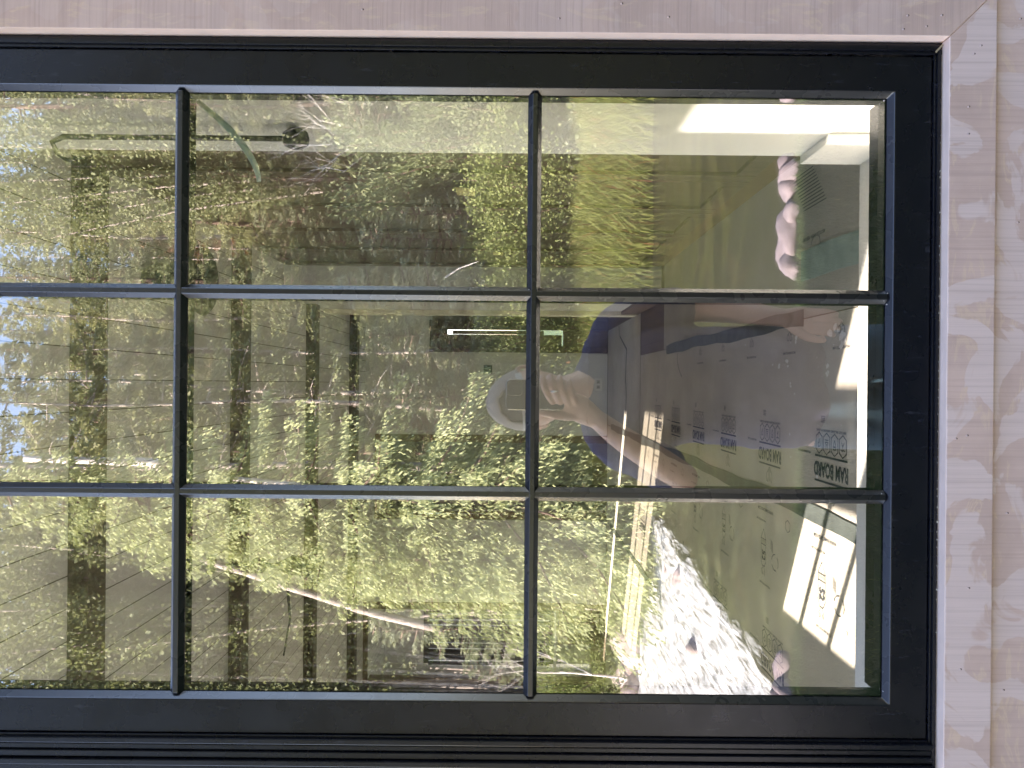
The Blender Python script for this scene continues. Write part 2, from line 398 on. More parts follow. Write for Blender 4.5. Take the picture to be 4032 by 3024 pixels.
# ================================================================== THE ROOM (y > 0 ; depth from camera = y + .95)
def dy(d): return d - D
FL = -1.0; CE = 1.54
def struct(name, mb, mat, label=None, **kw):
    o = mb.build(name, mat, None, **kw); tag(o, label, None, None, 'structure'); return o
struct('floor', MB().box(-3.6, 2.5, .10, 12.0, FL - .1, FL), M['floorwood'])
struct('ceiling', MB().box(-2.11, 2.5, .0, dy(4.7), CE, CE + .05).box(-3.6, 2.5, dy(4.7), 12.0, CE, CE + .05), M['ceiling'])
rf = MB().box(-2.16, 6, -.45, dy(4.72), CE + .14, CE + .28).box(-3.66, 6, dy(4.722), 12.5, CE + .14, CE + .28).build('roof', simple('roof_felt', (.1, .1, .1), .9)); tag(rf, 'flat dark roof over the house', 'roof', None, 'structure')
struct('ceiling_void', MB().box(-2.11, 2.5, .0, dy(4.7), CE + .06, CE + .13).box(-3.6, 2.5, dy(4.7), 12.0, CE + .06, CE + .13), M['plaster'])
for k in range(5):
    d = 1.13 + 1.517 * k
    o = MB().box(-1.99 if k < 3 else -3.49, 2.37, dy(d), dy(d) + .12, CE - .072, CE - .001).build('ceiling_beam', M['beam'], bevel=.002)
    tag(o, ['dark ceiling beam nearest the window, above the picture', 'wide dark brown ceiling beam nearest the window glass', 'second dark ceiling beam from the window', 'third dark ceiling beam, narrower in view', 'farthest dark ceiling beam, near the far wall'][k], 'beam', 'dark ceiling beams')
# walls
struct('wall_front', MB().box(-9, -2.36, -.0, .12, -1.6, CE + 1.0).box(-2.12, -1.95, -.0, .12, -1.6, CE + 1.0).box(-2.359, -2.121, -.0, .12, -1.6, .33).box(-2.359, -2.121, -.0, .12, .80, CE + 1.0).box(-1.94, -.95, 0, .12, -1.6, -.58).box(-.949, .42, 0.001, .12, -1.6, -.5805).box(.4250, 4, .001, .12, -1.6, CE + .13).box(-1.94, .42, .001, .12, 1.46, CE + .13), M['plaster'])  # left wing added to shade lawn and person; slot lets sun onto the leg
# near left wall x=-2.0 with the sunny window in it
W0 = (dy(1.12), dy(2.05), -.96, .38)
W1 = (dy(2.21), dy(3.49), -.15, 1.535); XL = -2.0
wl1 = MB(); wl1.box(XL - .12, XL, dy(2.46), dy(2.84), W1[2], W1[3]); wl1.box(XL - .12, XL, .121, W0[0], -1.0, CE); wl1.box(XL - .12, XL, W0[1], W1[0], -1.0, CE); wl1.box(XL - .12, XL, W0[0], W0[1], -1.0, W0[2]); wl1.box(XL - .12, XL, W0[0], W0[1], W0[3], CE); wl1.box(XL - .12, XL, W1[1], dy(4.7), -1.0, CE)
wl1.box(XL - .12, XL, W1[0], W1[1], -1.0, W1[2]); wl1.box(XL - .12, XL, W1[0], W1[1], W1[3], CE)
struct('wall_left', wl1, M['plaster'])
def side_window(name, label, x, y0, y1, z0, z1, ys, zs, w=.035):
    e = empty(name, label, 'window', (x, (y0 + y1) / 2, z0)); mb = MB(); ox, oy, oz = e.location
    def bx(*a): mb.box(a[0] - ox, a[1] - ox, a[2] - oy, a[3] - oy, a[4] - oz, a[5] - oz)
    bx(x - .08, x - .03, y0, y0 + .03, z0, z1); bx(x - .08, x - .03, y1 - .03, y1, z0, z1)
    bx(x - .08, x - .03, y0 + .03, y1 - .03, z0, z0 + .03); bx(x - .08, x - .03, y0 + .03, y1 - .03, z1 - .03, z1)
    mb.build('frame', M['frame'], e); mb = MB()
    for y in ys: bx(x - .065, x - .045, y - w / 2, y + w / 2, z0 + .03, z1 - .03)
    for z in zs: bx(x - .068, x - .042, y0 + .03, y1 - .03, z - w / 2, z + w / 2)
    mb.build('muntins', M['frame'], e); mb = MB(); mb.add([(x - ox - .0555, y0 - oy, z0 - oz), (x - ox - .0555, y1 - oy, z0 - oz), (x - ox - .0555, y1 - oy, z1 - oz), (x - ox - .0555, y0 - oy, z1 - oz)], [(0, 1, 2, 3)]); mb.build('pane', M['tint'] if z1 > 1.43 and x < -3 else M['clear'], e); return e
side_window('side_window', 'side window that throws the near patch of sun on the floor', XL, W1[0], W1[1], W1[2], W1[3], [dy(3.05), dy(3.28)], [], .022)
MB().box(XL - .07, XL - .04, W1[0] + .031, W1[1] - .031, .22, .47).build('rail', M['frame'], bpy.data.objects['side_window']).matrix_parent_inverse = bpy.data.objects['side_window'].matrix_world.inverted() if False else Matrix.Translation((-XL, -(W1[0] + W1[1]) / 2, -W1[2]))
struct('wall_left', MB().box(-3.62, XL - .121, dy(4.58), dy(4.7), -1.0, CE), M['plaster'])
W2 = (dy(6.75), dy(7.55), -.055, 1.45); W3 = (dy(4.85), dy(6.5), -.96, -.03); W5 = (dy(8.14), dy(8.55), -.6, 1.42); W4 = (dy(9.75), dy(11.6), -.96, .5)
wl2 = MB()
for a, b in ((dy(4.701), W3[0]), (W3[1], W2[0]), (W2[1], W5[0]), (W5[1], W4[0]), (W4[1], 12.0)): wl2.box(-3.62, -3.5, a, b, -1.0, CE)
for w in (W2, W3, W4, W5): wl2.box(-3.62, -3.5, w[0], w[1], -1.0, w[2]); wl2.box(-3.62, -3.5, w[0], w[1], w[3], CE)
struct('wall_left', wl2, M['plaster'])
side_window('side_window', 'far side window that throws the long thin strip of sun across the floor', -3.5, *W2, [dy(6.98), dy(7.3)], [])
# right wall, behind the cabinets, then the short plaster wall
struct('wall_right', MB().box(1.10, 1.22, .121, dy(5.05), -1.0, CE), M['plaster'])
rw = MB().box(.585, 1.09, dy(5.12), dy(6.2), -1.0, CE).build('partition_wall', M['plaster'], bevel=.004); tag(rw, 'short pale plaster partition past the cabinets', 'wall', None, 'structure')
o = MB().box(.552, .584, dy(6.06), dy(6.215), -.985, 1.5).build('corner_trim', simple('cream_corner_trim', (.72, .69, .55), .6), bevel=.002); tag(o, 'cream corner trim strip running up the end of the plaster partition', 'corner trim')
o = MB().box(.560, .583, dy(5.1), dy(6.05), -1.0, -.86).build('baseboard', M['casing'], bevel=.002); tag(o, 'brown baseboard along the plaster partition', 'baseboard')
# far wall at 8 m with a wide opening, a doorway, and a wood door
def fx(y, d=8.0): return (1512 - y) / 3000 * d
def fz(v, d=8.0): return (2016 - v) / 3000 * d
YF = dy(8.0)
segs = [(fx(1388), fx(1716))]
fw = MB(); fw.box(fx(1716), fx(1388), YF, YF + .12, FL, CE)
fw.box(fx(2378), fx(2048), YF, YF + .12, FL, CE); fw.box(-3.5, fx(2712), YF, YF + .12, FL, CE)
fw.box(fx(2712) + .0, fx(2378), YF, YF + .12, fz(1441), CE); fw.box(fx(2048), fx(1716), YF, YF + .12, fz(1485), CE)
fw.box(fx(1200), 2.4, YF, YF + .12, FL, CE); fw.box(fx(1388), fx(1200), YF, YF + .12, fz(1700), CE)
struct('wall_back', fw, M['plaster'])
def casing(name, label, x0, x1, z0, z1, w=.055):
    e = empty(name, label, 'casing', (0, 0, 0)); p = .012
    MB().box(x0 - w, x0, YF - p, YF - .001, z0, z1 + w).build('upright', M['casing'], e); MB().box(x1, x1 + w, YF - p, YF - .001, z0, z1 + w).build('upright', M['casing'], e)
    MB().box(x0, x1, YF - p, YF - .001, z1, z1 + w).build('head', M['casing'], e)
    MB().box(x0, x0 + .025, YF, YF + .14, z0, z1).build('jamb', M['casing'], e); MB().box(x1 - .025, x1, YF, YF + .14, z0, z1).build('jamb', M['casing'], e)
    return e
casing('door_casing', 'brown wood casing round the doorway at far left, room with dark blinds beyond', fx(2690), fx(2394), FL, fz(1458))
casing('door_casing', 'brown wood casing round the tall pale opening behind the person', fx(2024), fx(1734), FL, fz(1500))
bb = MB(); bb.box(fx(1712), fx(1390), YF - .018, YF - .001, FL, fz(2316)); o = bb.build('baseboard', M['plaster'], bevel=.002); tag(o, 'deep pale baseboard on the far wall with an outlet in it', 'baseboard')
o = MB().box(fx(2376), fx(2050), YF - .018, YF - .001, FL, fz(2316)).build('baseboard', M['plaster'], bevel=.002); tag(o, 'pale baseboard between the two far openings', 'baseboard')
# outlet
ox_, oz_ = fx(1511), fz(2355); e = empty('outlet', 'white electrical outlet set sideways in the far baseboard', 'outlet', (ox_, YF - .018, oz_))
MB().box(-.066, .066, -.005, 0, -.042, .042).build('cover_plate', M['plate'], e, bevel=.003)
for s in (-1, 1):
    MB().box(s * .026 - .018, s * .026 + .018, -.0085, -.0052, -.017, .017).build('socket', simple('socket_face', (.5, .5, .46), .4), e, bevel=.002)
    MB().box(s * .026 - .008, s * .026 - .002, -.0092, -.0087, .004, .008).box(s * .026 - .008, s * .026 - .002, -.0092, -.0087, -.008, -.004).box(s * .026 + .006, s * .026 + .010, -.0092, -.0087, -.002, .002).build('slots', M['black'], e)
o = MB().box(fx(1472), fx(1439), YF - .012, YF - .001, fz(1937), fz(1904)).build('switch_plate', M['darkplate'], bevel=.002); tag(o, 'small square dark plate on the far wall above the cap', 'wall plate')
# wood door right of the wall
e = empty('wooden_door', 'brown wood door with a bright glazed slot on the far wall', 'door', (0, 0, 0))
MB().box(fx(1388), fx(1362), YF - .03, YF + .02, FL, fz(1690)).build('frame_post', M['beam'], e, bevel=.002)
MB().box(fx(1300), fx(1262), YF - .03, YF + .02, FL, fz(1690)).build('frame_post', M['beam'], e, bevel=.002)
MB().box(fx(1362), fx(1300), YF, YF + .03, FL, fz(2215)).box(fx(1362), fx(1300), YF, YF + .03, fz(1760), fz(1690)).box(fx(1362), fx(1318), YF, YF + .03, fz(2210), fz(1760)).build('leaf', M['cabinet'], e, bevel=.002)
MB().box(fx(1261), fx(1200), YF + .001, YF + .02, FL, fz(1690)).build('leaf', M['cabinet'], e)
MB().box(fx(1317), fx(1302), YF + .015, YF + .02, fz(2140), fz(1780)).build('side_panel', M['casing'], e)
# light coming through beyond the opening: rooms past the far wall, open to the sky at their end
struct('wall_beyond', MB().box(-1.6, -.60, dy(9.4), dy(9.5), FL, CE), simple('grey_wall', (.25, .26, .24), .8))
struct('wall_beyond', MB().box(fx(2378), fx(2350), YF + .13, 10.9, FL, CE), M['plaster'])
struct('wall_right', MB().box(2.38, 2.5, dy(6.2), dy(6.5), FL, CE).box(2.38, 2.5, dy(6.5), 11.8, FL, FL + .3).box(2.38, 2.5, dy(8.2), 12, FL + .3, CE), M['plaster'])
side_window('side_window', 'unseen tall window added on the right past the partition to brighten the room', 2.47, dy(6.5), dy(8.2), FL + .3, CE, [dy(7.35)], [])  # added fill opening for the deeper half of the room
# dark framed screen of blinds seen through the left doorway
e = empty('slatted_screen', 'dark window wall of slim vertical bars seen through the left doorway', 'window wall', (0, 0, 0))
sx0, sx1, sy = fx(2690, 8.6), fx(2480, 8.6), dy(9.4)
fb = MB(); zz0, zz1 = fz(2200), fz(1640)
sxa, sxb = -3.45, -2.45
for k in range(15):
    x = sxa + (sxb - sxa) * k / 14.0; ww = rng.choice([.045, .060, .067])
    fb.box(x - ww / 2, x + ww / 2, sy, sy + .05, zz0, zz1)
fb.build('bars', M['black'], e)
MB().box(sxa, sxb, sy - .002, sy + .06, zz0 - .05, zz0).build('rail', M['black'], e); MB().box(sxa, sxb, sy - .002, sy + .06, zz1, zz1 + .06).build('rail', M['black'], e)
MB().box(sxa, sxb, sy + .01, sy + .05, FL, zz0 - .07).build('lower_wall', M['plaster'], e)
MB().box(sxa, sxb, sy - .25, sy + .005, zz0 - .068, zz0 - .051).build('ledge', M['white_paint'], e, bevel=.002)
MB().box(sxa, sxb, sy, sy + .07, zz1 + .062, CE).build('upper_wall', M['plaster'], e)
side_window('side_window', 'unseen low side window added by the front wall to light the near floor', XL, *W0, [], [])  # opening added so sun fills the hidden floor near the glass
side_window('side_window', 'unseen low side window added before the far one to bounce sun onto the ceiling', -3.5, *W3, [], [])  # added to put sun on floor out of view and lift the ceiling
side_window('side_window', 'low side window added to light the room beyond the far wall', -3.5, *W4, [], [])  # added to let sun into the far room
side_window('side_window', 'unseen narrow side window added past the far wall for sky light', -3.5, *W5, [], [])  # added for extra sky light behind the far wall
# low wood panelling under the ledge
e2 = empty('wood_panelling', 'brown wood panelling below the ledge in the far left room', 'panelling', (0, 0, 0))
MB().box(fx(2600), fx(2400), YF + .5, YF + .52, FL, fz(2220)).build('panel', M['casing'], e2)
for a, b in ((2410, 2495), (2505, 2590)): MB().box(fx(b), fx(a), YF + .49, YF + .4995, fz(2350), fz(2235)).build('raised_field', M['cabinet'], e2, bevel=.003)
# ------------------------------------------------------------------ tall cabinets on the right
CX = .775
cab = empty('tall_cabinet', 'tall dark brown wood cabinet run with panelled doors down the right wall', 'cabinet', (0, 0, 0))
MB().box(CX + .022, 1.09, dy(2.0), dy(5.06), FL + .10, CE - .004).build('carcass', M['cabinet'], cab)
MB().box(CX + .015, CX + .05, dy(2.0), dy(5.06), FL, FL + .0985).build('toe_kick', M['casing'], cab)
edges = [2.0, 2.44, 2.89, 3.43, 3.98, 4.52, 5.06]
for a, b in zip(edges[:-1], edges[1:]):
    y0, y1 = dy(a) + .002, dy(b) - .002; z0, z1 = FL + .105, CE - .03; w = .075
    st = MB(); st.box(CX, CX + .0215, y0, y0 + w, z0, z1); st.box(CX, CX + .0215, y1 - w, y1, z0, z1)
    st.box(CX + .0004, CX + .0215, y0 + w, y1 - w, z0, z0 + w); st.box(CX + .0004, CX + .0215, y0 + w, y1 - w, z1 - w, z1)
    d_ = st.build('door', M['cabinet'], cab, bevel=.003)
    MB().box(CX + .015, CX + .0205, y0 + w, y1 - w, z0 + w, z1 - w).build('panel', M['cabinet'], d_)
for (y, v, w) in ((754, 1827, .062), (997, 1957, .05)):
    d = CX * 3000 / (1512 - y); z = (2016 - v) / 3000 * d
    mb = MB(); mb.add([(CX - .004, dy(d) - w, z - w * .62), (CX - .006, dy(d) + w, z - w * .55), (CX - .0015, dy(d) + w, z + w * .62), (CX - .0015, dy(d) - w, z + w * .62)], [(0, 1, 2, 3)])
    o = mb.build('sticky_note', M['note']); tag(o, 'yellow sticky note on the cabinet door, the ' + ('nearer and larger one' if w > .055 else 'farther, lower one'), 'sticky note', 'notes stuck on the cabinet doors')

# ------------------------------------------------------------------ floor protection boards, tape, print
def strip(name, x0, x1, d0, d1, mat, label, z, wav0=0, wav1=0, n=60, cat='floor board', group='sheets of floor protection board'):
    mb = MB(); vs = []
    for i in range(n + 1):
        d = d0 + (d1 - d0) * i / n; y = dy(d)
        a = x0 + wav0 * (math.sin(d * 5.1) + .5 * math.sin(d * 13.7 + 1) + .4 * (nr.random() - .5)); b = x1 + wav1 * (math.sin(d * 4.3 + 2) + .5 * math.sin(d * 11.1) + .5 * (nr.random() - .5))
        vs += [(a, y, z), (b, y, z), (a, y, z - .003), (b, y, z - .003)]
    fs = []
    for i in range(n):
        p = i * 4; q = p + 4; fs += [(p, p + 1, q + 1, q), (p + 2, q + 2, q + 3, p + 3), (p, q, q + 2, p + 2), (p + 1, p + 3, q + 3, q + 1)]
    mb.add(vs, fs); o = mb.build(name, mat); tag(o, label, cat, group); return o
bC = strip('floor_board', -.415, .230, 1.2, 5.9, M['kraft'], 'brown paper floor board down the middle printed with a row of bold logos', FL + .006)
bL = strip('floor_board', -1.40, -.419, 1.2, 7.9, M['kraft2'], 'pale brown paper floor board on the left crossed by the sun patch', FL + .006)
bL2 = strip('floor_board', -3.3, -1.404, 1.5, 7.9, M['kraft2'], 'paper floor board farthest to the left by the side windows', FL + .006)
bR = strip('floor_board', .234, .872, 1.2, 5.0, M['kraft3'], 'greyish floor board on the right with a wavy torn edge beside the cabinets', FL + .006, 0, .018)
bF = strip('floor_board', -.412, .56, 5.93, 7.9, M['kraft'], 'paper floor board at the far end by the pale wall', FL + .006)
strip('seam_tape', -.445, -.390, 1.2, 7.6, M['tape'], 'dark grey tape over the floor board seam on the left', FL + .0095, .006, .006, cat='tape', group='tape over the floor board seams')
strip('seam_tape', .205, .262, 2.6, 4.9, M['tape'], 'dark grey tape over the seam right of the printed logos', FL + .0095, .006, .006, cat='tape', group='tape over the floor board seams')
strip('seam_tape', -1.425, -1.380, 1.5, 7.6, M['tape'], 'dark tape over the seam farthest left by the side windows', FL + .0095, .004, .004, cat='tape', group='tape over the floor board seams')
strip('seam_tape', .36, .46, 1.6, 2.62, M['tape2'], 'pale green tape lying on the floor board near the right jamb', FL + .0098, .004, .006, cat='tape', group='tape over the floor board seams')
def text(body, parent, x, d, size, rot=90, sx=1.0, off=.0, align='CENTER', name='print', z=FL + .0076):
    cu = bpy.data.curves.new(name, 'FONT'); cu.body = body; cu.size = size; cu.align_x = align; cu.align_y = 'CENTER'; cu.offset = off; cu.resolution_u = 3
    cu.materials.append(M['ink'])
    o = bpy.data.objects.new(name, cu); o.location = (x, dy(d), z); o.rotation_euler = (0, 0, R(rot)); o.scale = (sx, 1, 1); link(o, parent); return o
def outline(mb, pts, w, z=FL + .0075):
    n = len(pts)
    for i in range(n):
        a = Vector(pts[i]); b = Vector(pts[(i + 1) % n]); t = (b - a).normalized() * (w * .5); p = Vector((-t.y, t.x))
        a2 = a - t; b2 = b + t
        mb.add([(a2.x + p.x, a2.y + p.y, z), (b2.x + p.x, b2.y + p.y, z), (b2.x - p.x, b2.y - p.y, z), (a2.x - p.x, a2.y - p.y, z)], [(0, 1, 2, 3)])
def pline(mb, pts, w, z=FL + .0075):
    for a, b in zip(pts[:-1], pts[1:]):
        a = Vector(a); b = Vector(b); t = (b - a).normalized(); p = Vector((-t.y, t.x)) * (w * .5); t = t * w * .4
        mb.add([(a.x - t.x + p.x, a.y - t.y + p.y, z), (b.x + t.x + p.x, b.y + t.y + p.y, z), (b.x + t.x - p.x, b.y + t.y - p.y, z), (a.x - t.x - p.x, a.y - t.y - p.y, z)], [(0, 1, 2, 3)])
def logo_block(parent, d, xs=0.0):
    X = -.262 + xs
    text('RAM BOARD', parent, X, d, .064, 90, .70, .0022)
    text('HEAVY-DUTY  SPILL GUARD  VAPOR-CURE  WILL BOARD', parent, -.138 + xs, d, .0105, 90, .82, .0003)
    text('\u25b2 WILL BOARD POLY LINE', parent, X + .045, d + .21, .010, 90, 1, .0003) if False else text('WILL BOARD POLY LINE', parent, X + .045, d + .21, .010, 90, 1, .0003)
    mb = MB(); y = dy(d)
    for xx in (X - .040, X + .040): pline(mb, [(xx, y - .118), (xx, y + .118)], .0065)
    for k in range(4):
        cy = y - .088 + .0587 * k; cx = -.180 + xs
        hexp = [(cx - .034, cy), (cx - .021, cy - .024), (cx + .021, cy - .024), (cx + .034, cy), (cx + .021, cy + .024), (cx - .021, cy + .024)]
        outline(mb, hexp, .0034)
        if k == 0:
            pline(mb, [(cx - .013, cy - .013), (cx - .010, cy - .004), (cx - .013, cy + .004), (cx - .010, cy + .013)], .003); pline(mb, [(cx + .012, cy - .008), (cx, cy), (cx + .012, cy + .008)], .003); pline(mb, [(cx, cy), (cx - .012, cy)], .003)
        if k == 1:
            outline(mb, [(cx - .014, cy - .009), (cx - .014, cy + .009), (cx + .002, cy + .007), (cx + .015, cy), (cx + .002, cy - .007)], .0028); pline(mb, [(cx - .005, cy - .003), (cx - .005, cy + .003)], .004)
        if k == 2:
            pline(mb, [(cx + .012, cy - .012), (cx + .012, cy + .012)], .003); outline(mb, [(cx + .005, cy - .010), (cx + .005, cy + .010), (cx - .003, cy + .006), (cx - .003, cy - .006)], .0025); pline(mb, [(cx - .006, cy - .005), (cx - .018, cy - .005)], .0028); pline(mb, [(cx - .006, cy + .005), (cx - .018, cy + .005)], .0028)
        if k == 3:
            pline(mb, [(cx + .014, cy - .006), (cx - .010, cy - .008), (cx - .013, cy + .006), (cx - .002, cy + .009), (cx + .002, cy), (cx + .012, cy + .002)], .0028)
    for k in range(4): pline(mb, [(-.112 + k * .006 + xs, y + .045), (-.112 + k * .006 + xs, y + .075)], .0022)
    # ram's head: horns curl on both sides of a narrow face
    cx = X - .085; cy = y
    pline(mb, [(cx + .034, cy - .006), (cx + .034, cy + .006), (cx - .012, cy + .005), (cx - .018, cy), (cx - .012, cy - .005), (cx + .034, cy - .006)], .0025)
    for s in (-1, 1):
        pl = []
        for i in range(15):
            a = i / 14 * 5.0; r = .020 - .0035 * a * .8; pl.append((cx - .006 + r * math.cos(a - .2) * 1.3, cy + s * (.020 + r * math.sin(a - .2) * .75)))
        pline(mb, pl, .0026); pline(mb, [(cx + .030, cy + s * .006), (cx + .018, cy + s * .016)], .0026)
    mb.build('print', M['ink'], parent)
for k in range(6): logo_block(bC, 2.37 + .56 * k)
for k in range(5):
    d = 2.30 + .43 * k; x = .155
    text('WILL BOARD POLY LINE', bC, x - .035, d, .011, 90, 1, .0003)
    mb = MB()
    for s in (-1, 1): outline(mb, [(x + .02 + .012 * math.cos(a / 8 * 6.283), dy(d) + s * .014 + .010 * math.sin(a / 8 * 6.283)) for a in range(8)], .0022)
    pline(mb, [(x + .03, dy(d) - .014), (x + .042, dy(d)), (x + .03, dy(d) + .014)], .0022); mb.build('print', M['ink'], bC)
def arrow_block(parent, d, x):
    mb = MB(); y = dy(d); L = .072; w = .028
    outline(mb, [(x + L, y), (x + L - .035, y - w), (x - L + .02, y - w), (x - L, y - w + .015), (x - L, y + w - .015), (x - L + .02, y + w), (x + L - .035, y + w)], .0026)
    pline(mb, [(x + .034, y - w), (x + .034, y + w)], .0026); pline(mb, [(x + .012, y - w), (x + .012, y + w)], .0026)
    for k in range(5): pline(mb, [(x + .018, y - .02 + .01 * k), (x + .030, y - .02 + .01 * k)], .0022)
    for s in (-1, 1):
        pline(mb, [(x - L - .004, y + s * .004), (x - L - .018, y + s * .020), (x - L - .034, y + s * .016), (x - L - .030, y + s * .006), (x - L - .020, y + s * .010)], .0022)
    outline(mb, [(x + .13 + .022 * math.cos(a), y + .30 + .026 * math.sin(a)) for a in (0, 1.05, 2.1, 3.14, 4.2, 5.25)], .0024)
    cx, cy = x - .03, y - .13
    for k in range(3):
        a = k * 2.094; p = [(cx + .030 * math.cos(a + q), cy + .036 * math.sin(a + q)) for q in (0, .5, 1.0, 1.4)]; pline(mb, p, .0035)
    for k in range(4): pline(mb, [(x + .01 - .004 * k, y - .085 - .007 * k), (x + .05 - .004 * k, y - .085 - .007 * k)], .0024)
    mb.build('print', M['ink'], parent)
    text('52', parent, x - .030, d, .052, 180, .8, .0015)
    text('WWW.RAMBOARD.COM', parent, x + .15, d - .02, .017, 90, .9, .0004)
    text('WILL BOARD POLY LINE', parent, x - .14, d - .02, .011, 90, 1, .0003); text('WILL BOARD POLY LINE', parent, x + .105, d + .03, .010, 90, 1, .0003)
for k in range(6): arrow_block(bL, 2.43 + .56 * k, -.632)
for k in range(5): logo_block(bL, 2.88 + .72 * k, -.80)
text('RECYCLED PAPER  KEEP DRY', bR, .50, 2.52, .016, 90, .9, .0003)
mb = MB()
for k in range(3):
    a = k * 2.094; pline(mb, [(.47 + .030 * math.cos(a + q), dy(2.50) + .036 * math.sin(a + q)) for q in (0, .5, 1.0, 1.4)], .0032)
for k in range(12): pline(mb, [(.60 + .012 * k, dy(2.42) + .01 * k), (.60 + .012 * k, dy(2.60) + .01 * k)], .003)
mb.build('print', M['ink'], bR)
# paint spatter, as seen from above
spm = MB()
def blot(u, v, r, parent_mb, jag=.5, st=1.4):
    d = 3000.0 / (v - 2016); x = (1512 - u) / 3000 * d; n = 11; ps = []
    for k in range(n):
        a = 2 * math.pi * k / n; q = r * (1 - jag * rng.random()); ps.append((x + q * math.cos(a), dy(d) + q * st * math.sin(a), FL + .0079))
    parent_mb.add(ps, [tuple(range(n))])
for u, v, r in ((1349, 2941, .006), (1412, 3106, .012), (1430, 3076, .014), (1433, 3110, .007), (1427, 3050, .005), (1276, 3295, .014), (1300, 3275, .017), (1312, 3325, .022), (1330, 3330, .016), (1290, 3310, .010), (1352, 3320, .011), (1430, 3267, .011), (1460, 3267, .012), (1500, 3120, .007), (1512, 3122, .006), (1540, 3137, .005),
               (1320, 3142, .010), (1335, 3140, .008), (1340, 3120, .004), (1215, 2790, .005), (1700, 3120, .006), (1765, 2810, .004), (1865, 3230, .008), (1790, 3125, .004), (1900, 3010, .006), (2150, 3160, .008), (2485, 3350, .008), (1690, 2660, .008), (1720, 2655, .008)):
    blot(u, v, r, spm)
for i in range(90):
    v = rng.uniform(2700, 3370); u = rng.uniform(1200, 2600)
    d = 3000 / (v - 2016)
    if -.40 < (1512 - u) / 3000 * d < .2: blot(u, v, rng.uniform(.0012, .003), spm)
spm.build('paint_spatter', M['spatter'], bC)
# torn dark tears in the paper and a curled far sheet edge
tr_ = MB()
def tear(pts, w):
    pl = []
    for (v, y) in pts:
        d = 3000.0 / (v - 2016); pl.append(((1512 - y) / 3000 * d, dy(d)))
    pline(tr_, pl, w, FL + .0078)
tear([(2678, 1330), (2674, 1370), (2670, 1410), (2678, 1450), (2690, 1478)], .006)
tear([(2438, 1278), (2442, 1320), (2470, 1372)], .02); tear([(2470, 1372), (2468, 1420), (2466, 1480), (2470, 1550), (2468, 1620)], .03)
tr_.build('tear', M['black'], bC)

# ------------------------------------------------------------------ pendant lights
def pendant(name, label, px_y, px_v, d, s=1.0, arm=None):
    x = (1512 - px_y) / 3000 * d; z = (2016 - px_v) / 3000 * d
    e = empty(name, label, 'pendant lamp', (x, dy(d), z), 'black iron pendant lamps')
    mb = MB(); prof = [(.001, -.17), (.10, -.165), (.115, -.15), (.075, -.09), (.050, -.045), (.060, -.01), (.040, .025), (.028, .05), (.014, .07), (.012, .12), (.028, .135), (.042, .155), (.046, .185), (.034, .21), (.012, .225), (.008, .24)]
    mb.lathe([(r * s, h * s) for r, h in prof], (0, 0, 0), 24); mb.build('shade', M['black'], e, smooth=True)
    MB().tube([(0, 0, .235 * s), (0, 0, CE - z - .01)], .006, 8).build('stem', M['black'], e)
    MB().lathe([(.001, CE - z - .001), (.05, CE - z - .001), (.045, CE - z - .02), (.001, CE - z - .022)], n=20).build('canopy', M['black'], e)
    if arm:
        MB().tube([(0, 0, -.02), (-.1 * s, 0, .015), (-.3 * s, 0, .0), (-arm, 0, .03)], [.010, .008, .006, .004], 8).build('arm', M['black'], e)
    return e
pendant('pendant_lamp', 'black iron pendant lamp with a long thin arm in the left column of panes', 2235, 1150, 3.9, .92, .46)
pendant('pendant_lamp', 'black iron pendant lamp partly behind the upper crossing of the window bars', 1115, 610, 3.2, 1.3)

# ================================================================== OUTDOORS BEHIND THE CAMERA (y < 0), seen mirrored in the glass
def ox(u_off, d): return u_off / F_PX * d
def oy(d): return D - d - 0.0 if False else -(d - D)
def oz(v, d): return (2016 - v) / F_PX * d
GZ = -1.55; WZ = -2.0
def hsh(x, y, s=1.0):
    return math.sin(x * 1.3 * s + 2.1 * math.sin(y * .7 * s)) * math.cos(y * 1.1 * s + 1.7 * math.sin(x * .9 * s))
def ground(x, y):
    Y = -y
    nb = 3.28 + .10 * hsh(x, 0, 1.7)
    fb = 10.0 + .35 * hsh(x, 3, .8) + (max(0, -x - 1.0) * .55)
    if Y < nb - .12: return GZ + (.0 if Y < 2.4 else .02 * hsh(x, y, 3))
    if Y < nb + .25: t = (Y - nb + .12) / .37; return GZ * (1 - t) + (WZ - .10) * t
    if Y < fb - .3: return WZ - .25 - .05 * hsh(x, y, 2)
    if Y < fb + .4: t = (Y - fb + .3) / .7; return (WZ - .25) * (1 - t) + (WZ + .30) * t
    b = Y - fb - .4
    z = WZ + .30 + .10 * min(b, 6) + .10 * hsh(x, y, 1.1)
    if b > 5: z += .66 * (min(b, 60) - 5) + .12 * max(0, b - 60) + .5 * hsh(x, y, .23) * min(1, (b - 5) / 8)
    return z
xs = sorted(set([round(v, 3) for v in list(np.linspace(-250, -40, 12)) + list(np.linspace(-36, -9, 19)) + list(np.linspace(-8.5, 8.5, 103)) + list(np.linspace(9, 36, 19)) + list(np.linspace(40, 250, 12))]))
ys = sorted(set([round(v, 3) for v in list(np.linspace(-260, -70, 14)) + list(np.linspace(-66, -18, 49)) + list(np.linspace(-17.7, -9, 50)) + list(np.linspace(-8.9, -4, 40)) + list(np.linspace(-3.95, -2.2, 36)) + [-1.5, -.8, -.1, 3, 12, 40, 120, 250]]))
mb = MB(); mb.v = [(x, y, ground(x, y)) for y in ys for x in xs]; nx = len(xs)
mb.f = [(j * nx + i, j * nx + i + 1, (j + 1) * nx + i + 1, (j + 1) * nx + i) for j in range(len(ys) - 1) for i in range(nx - 1)]; mb.mi = [0] * len(mb.f)
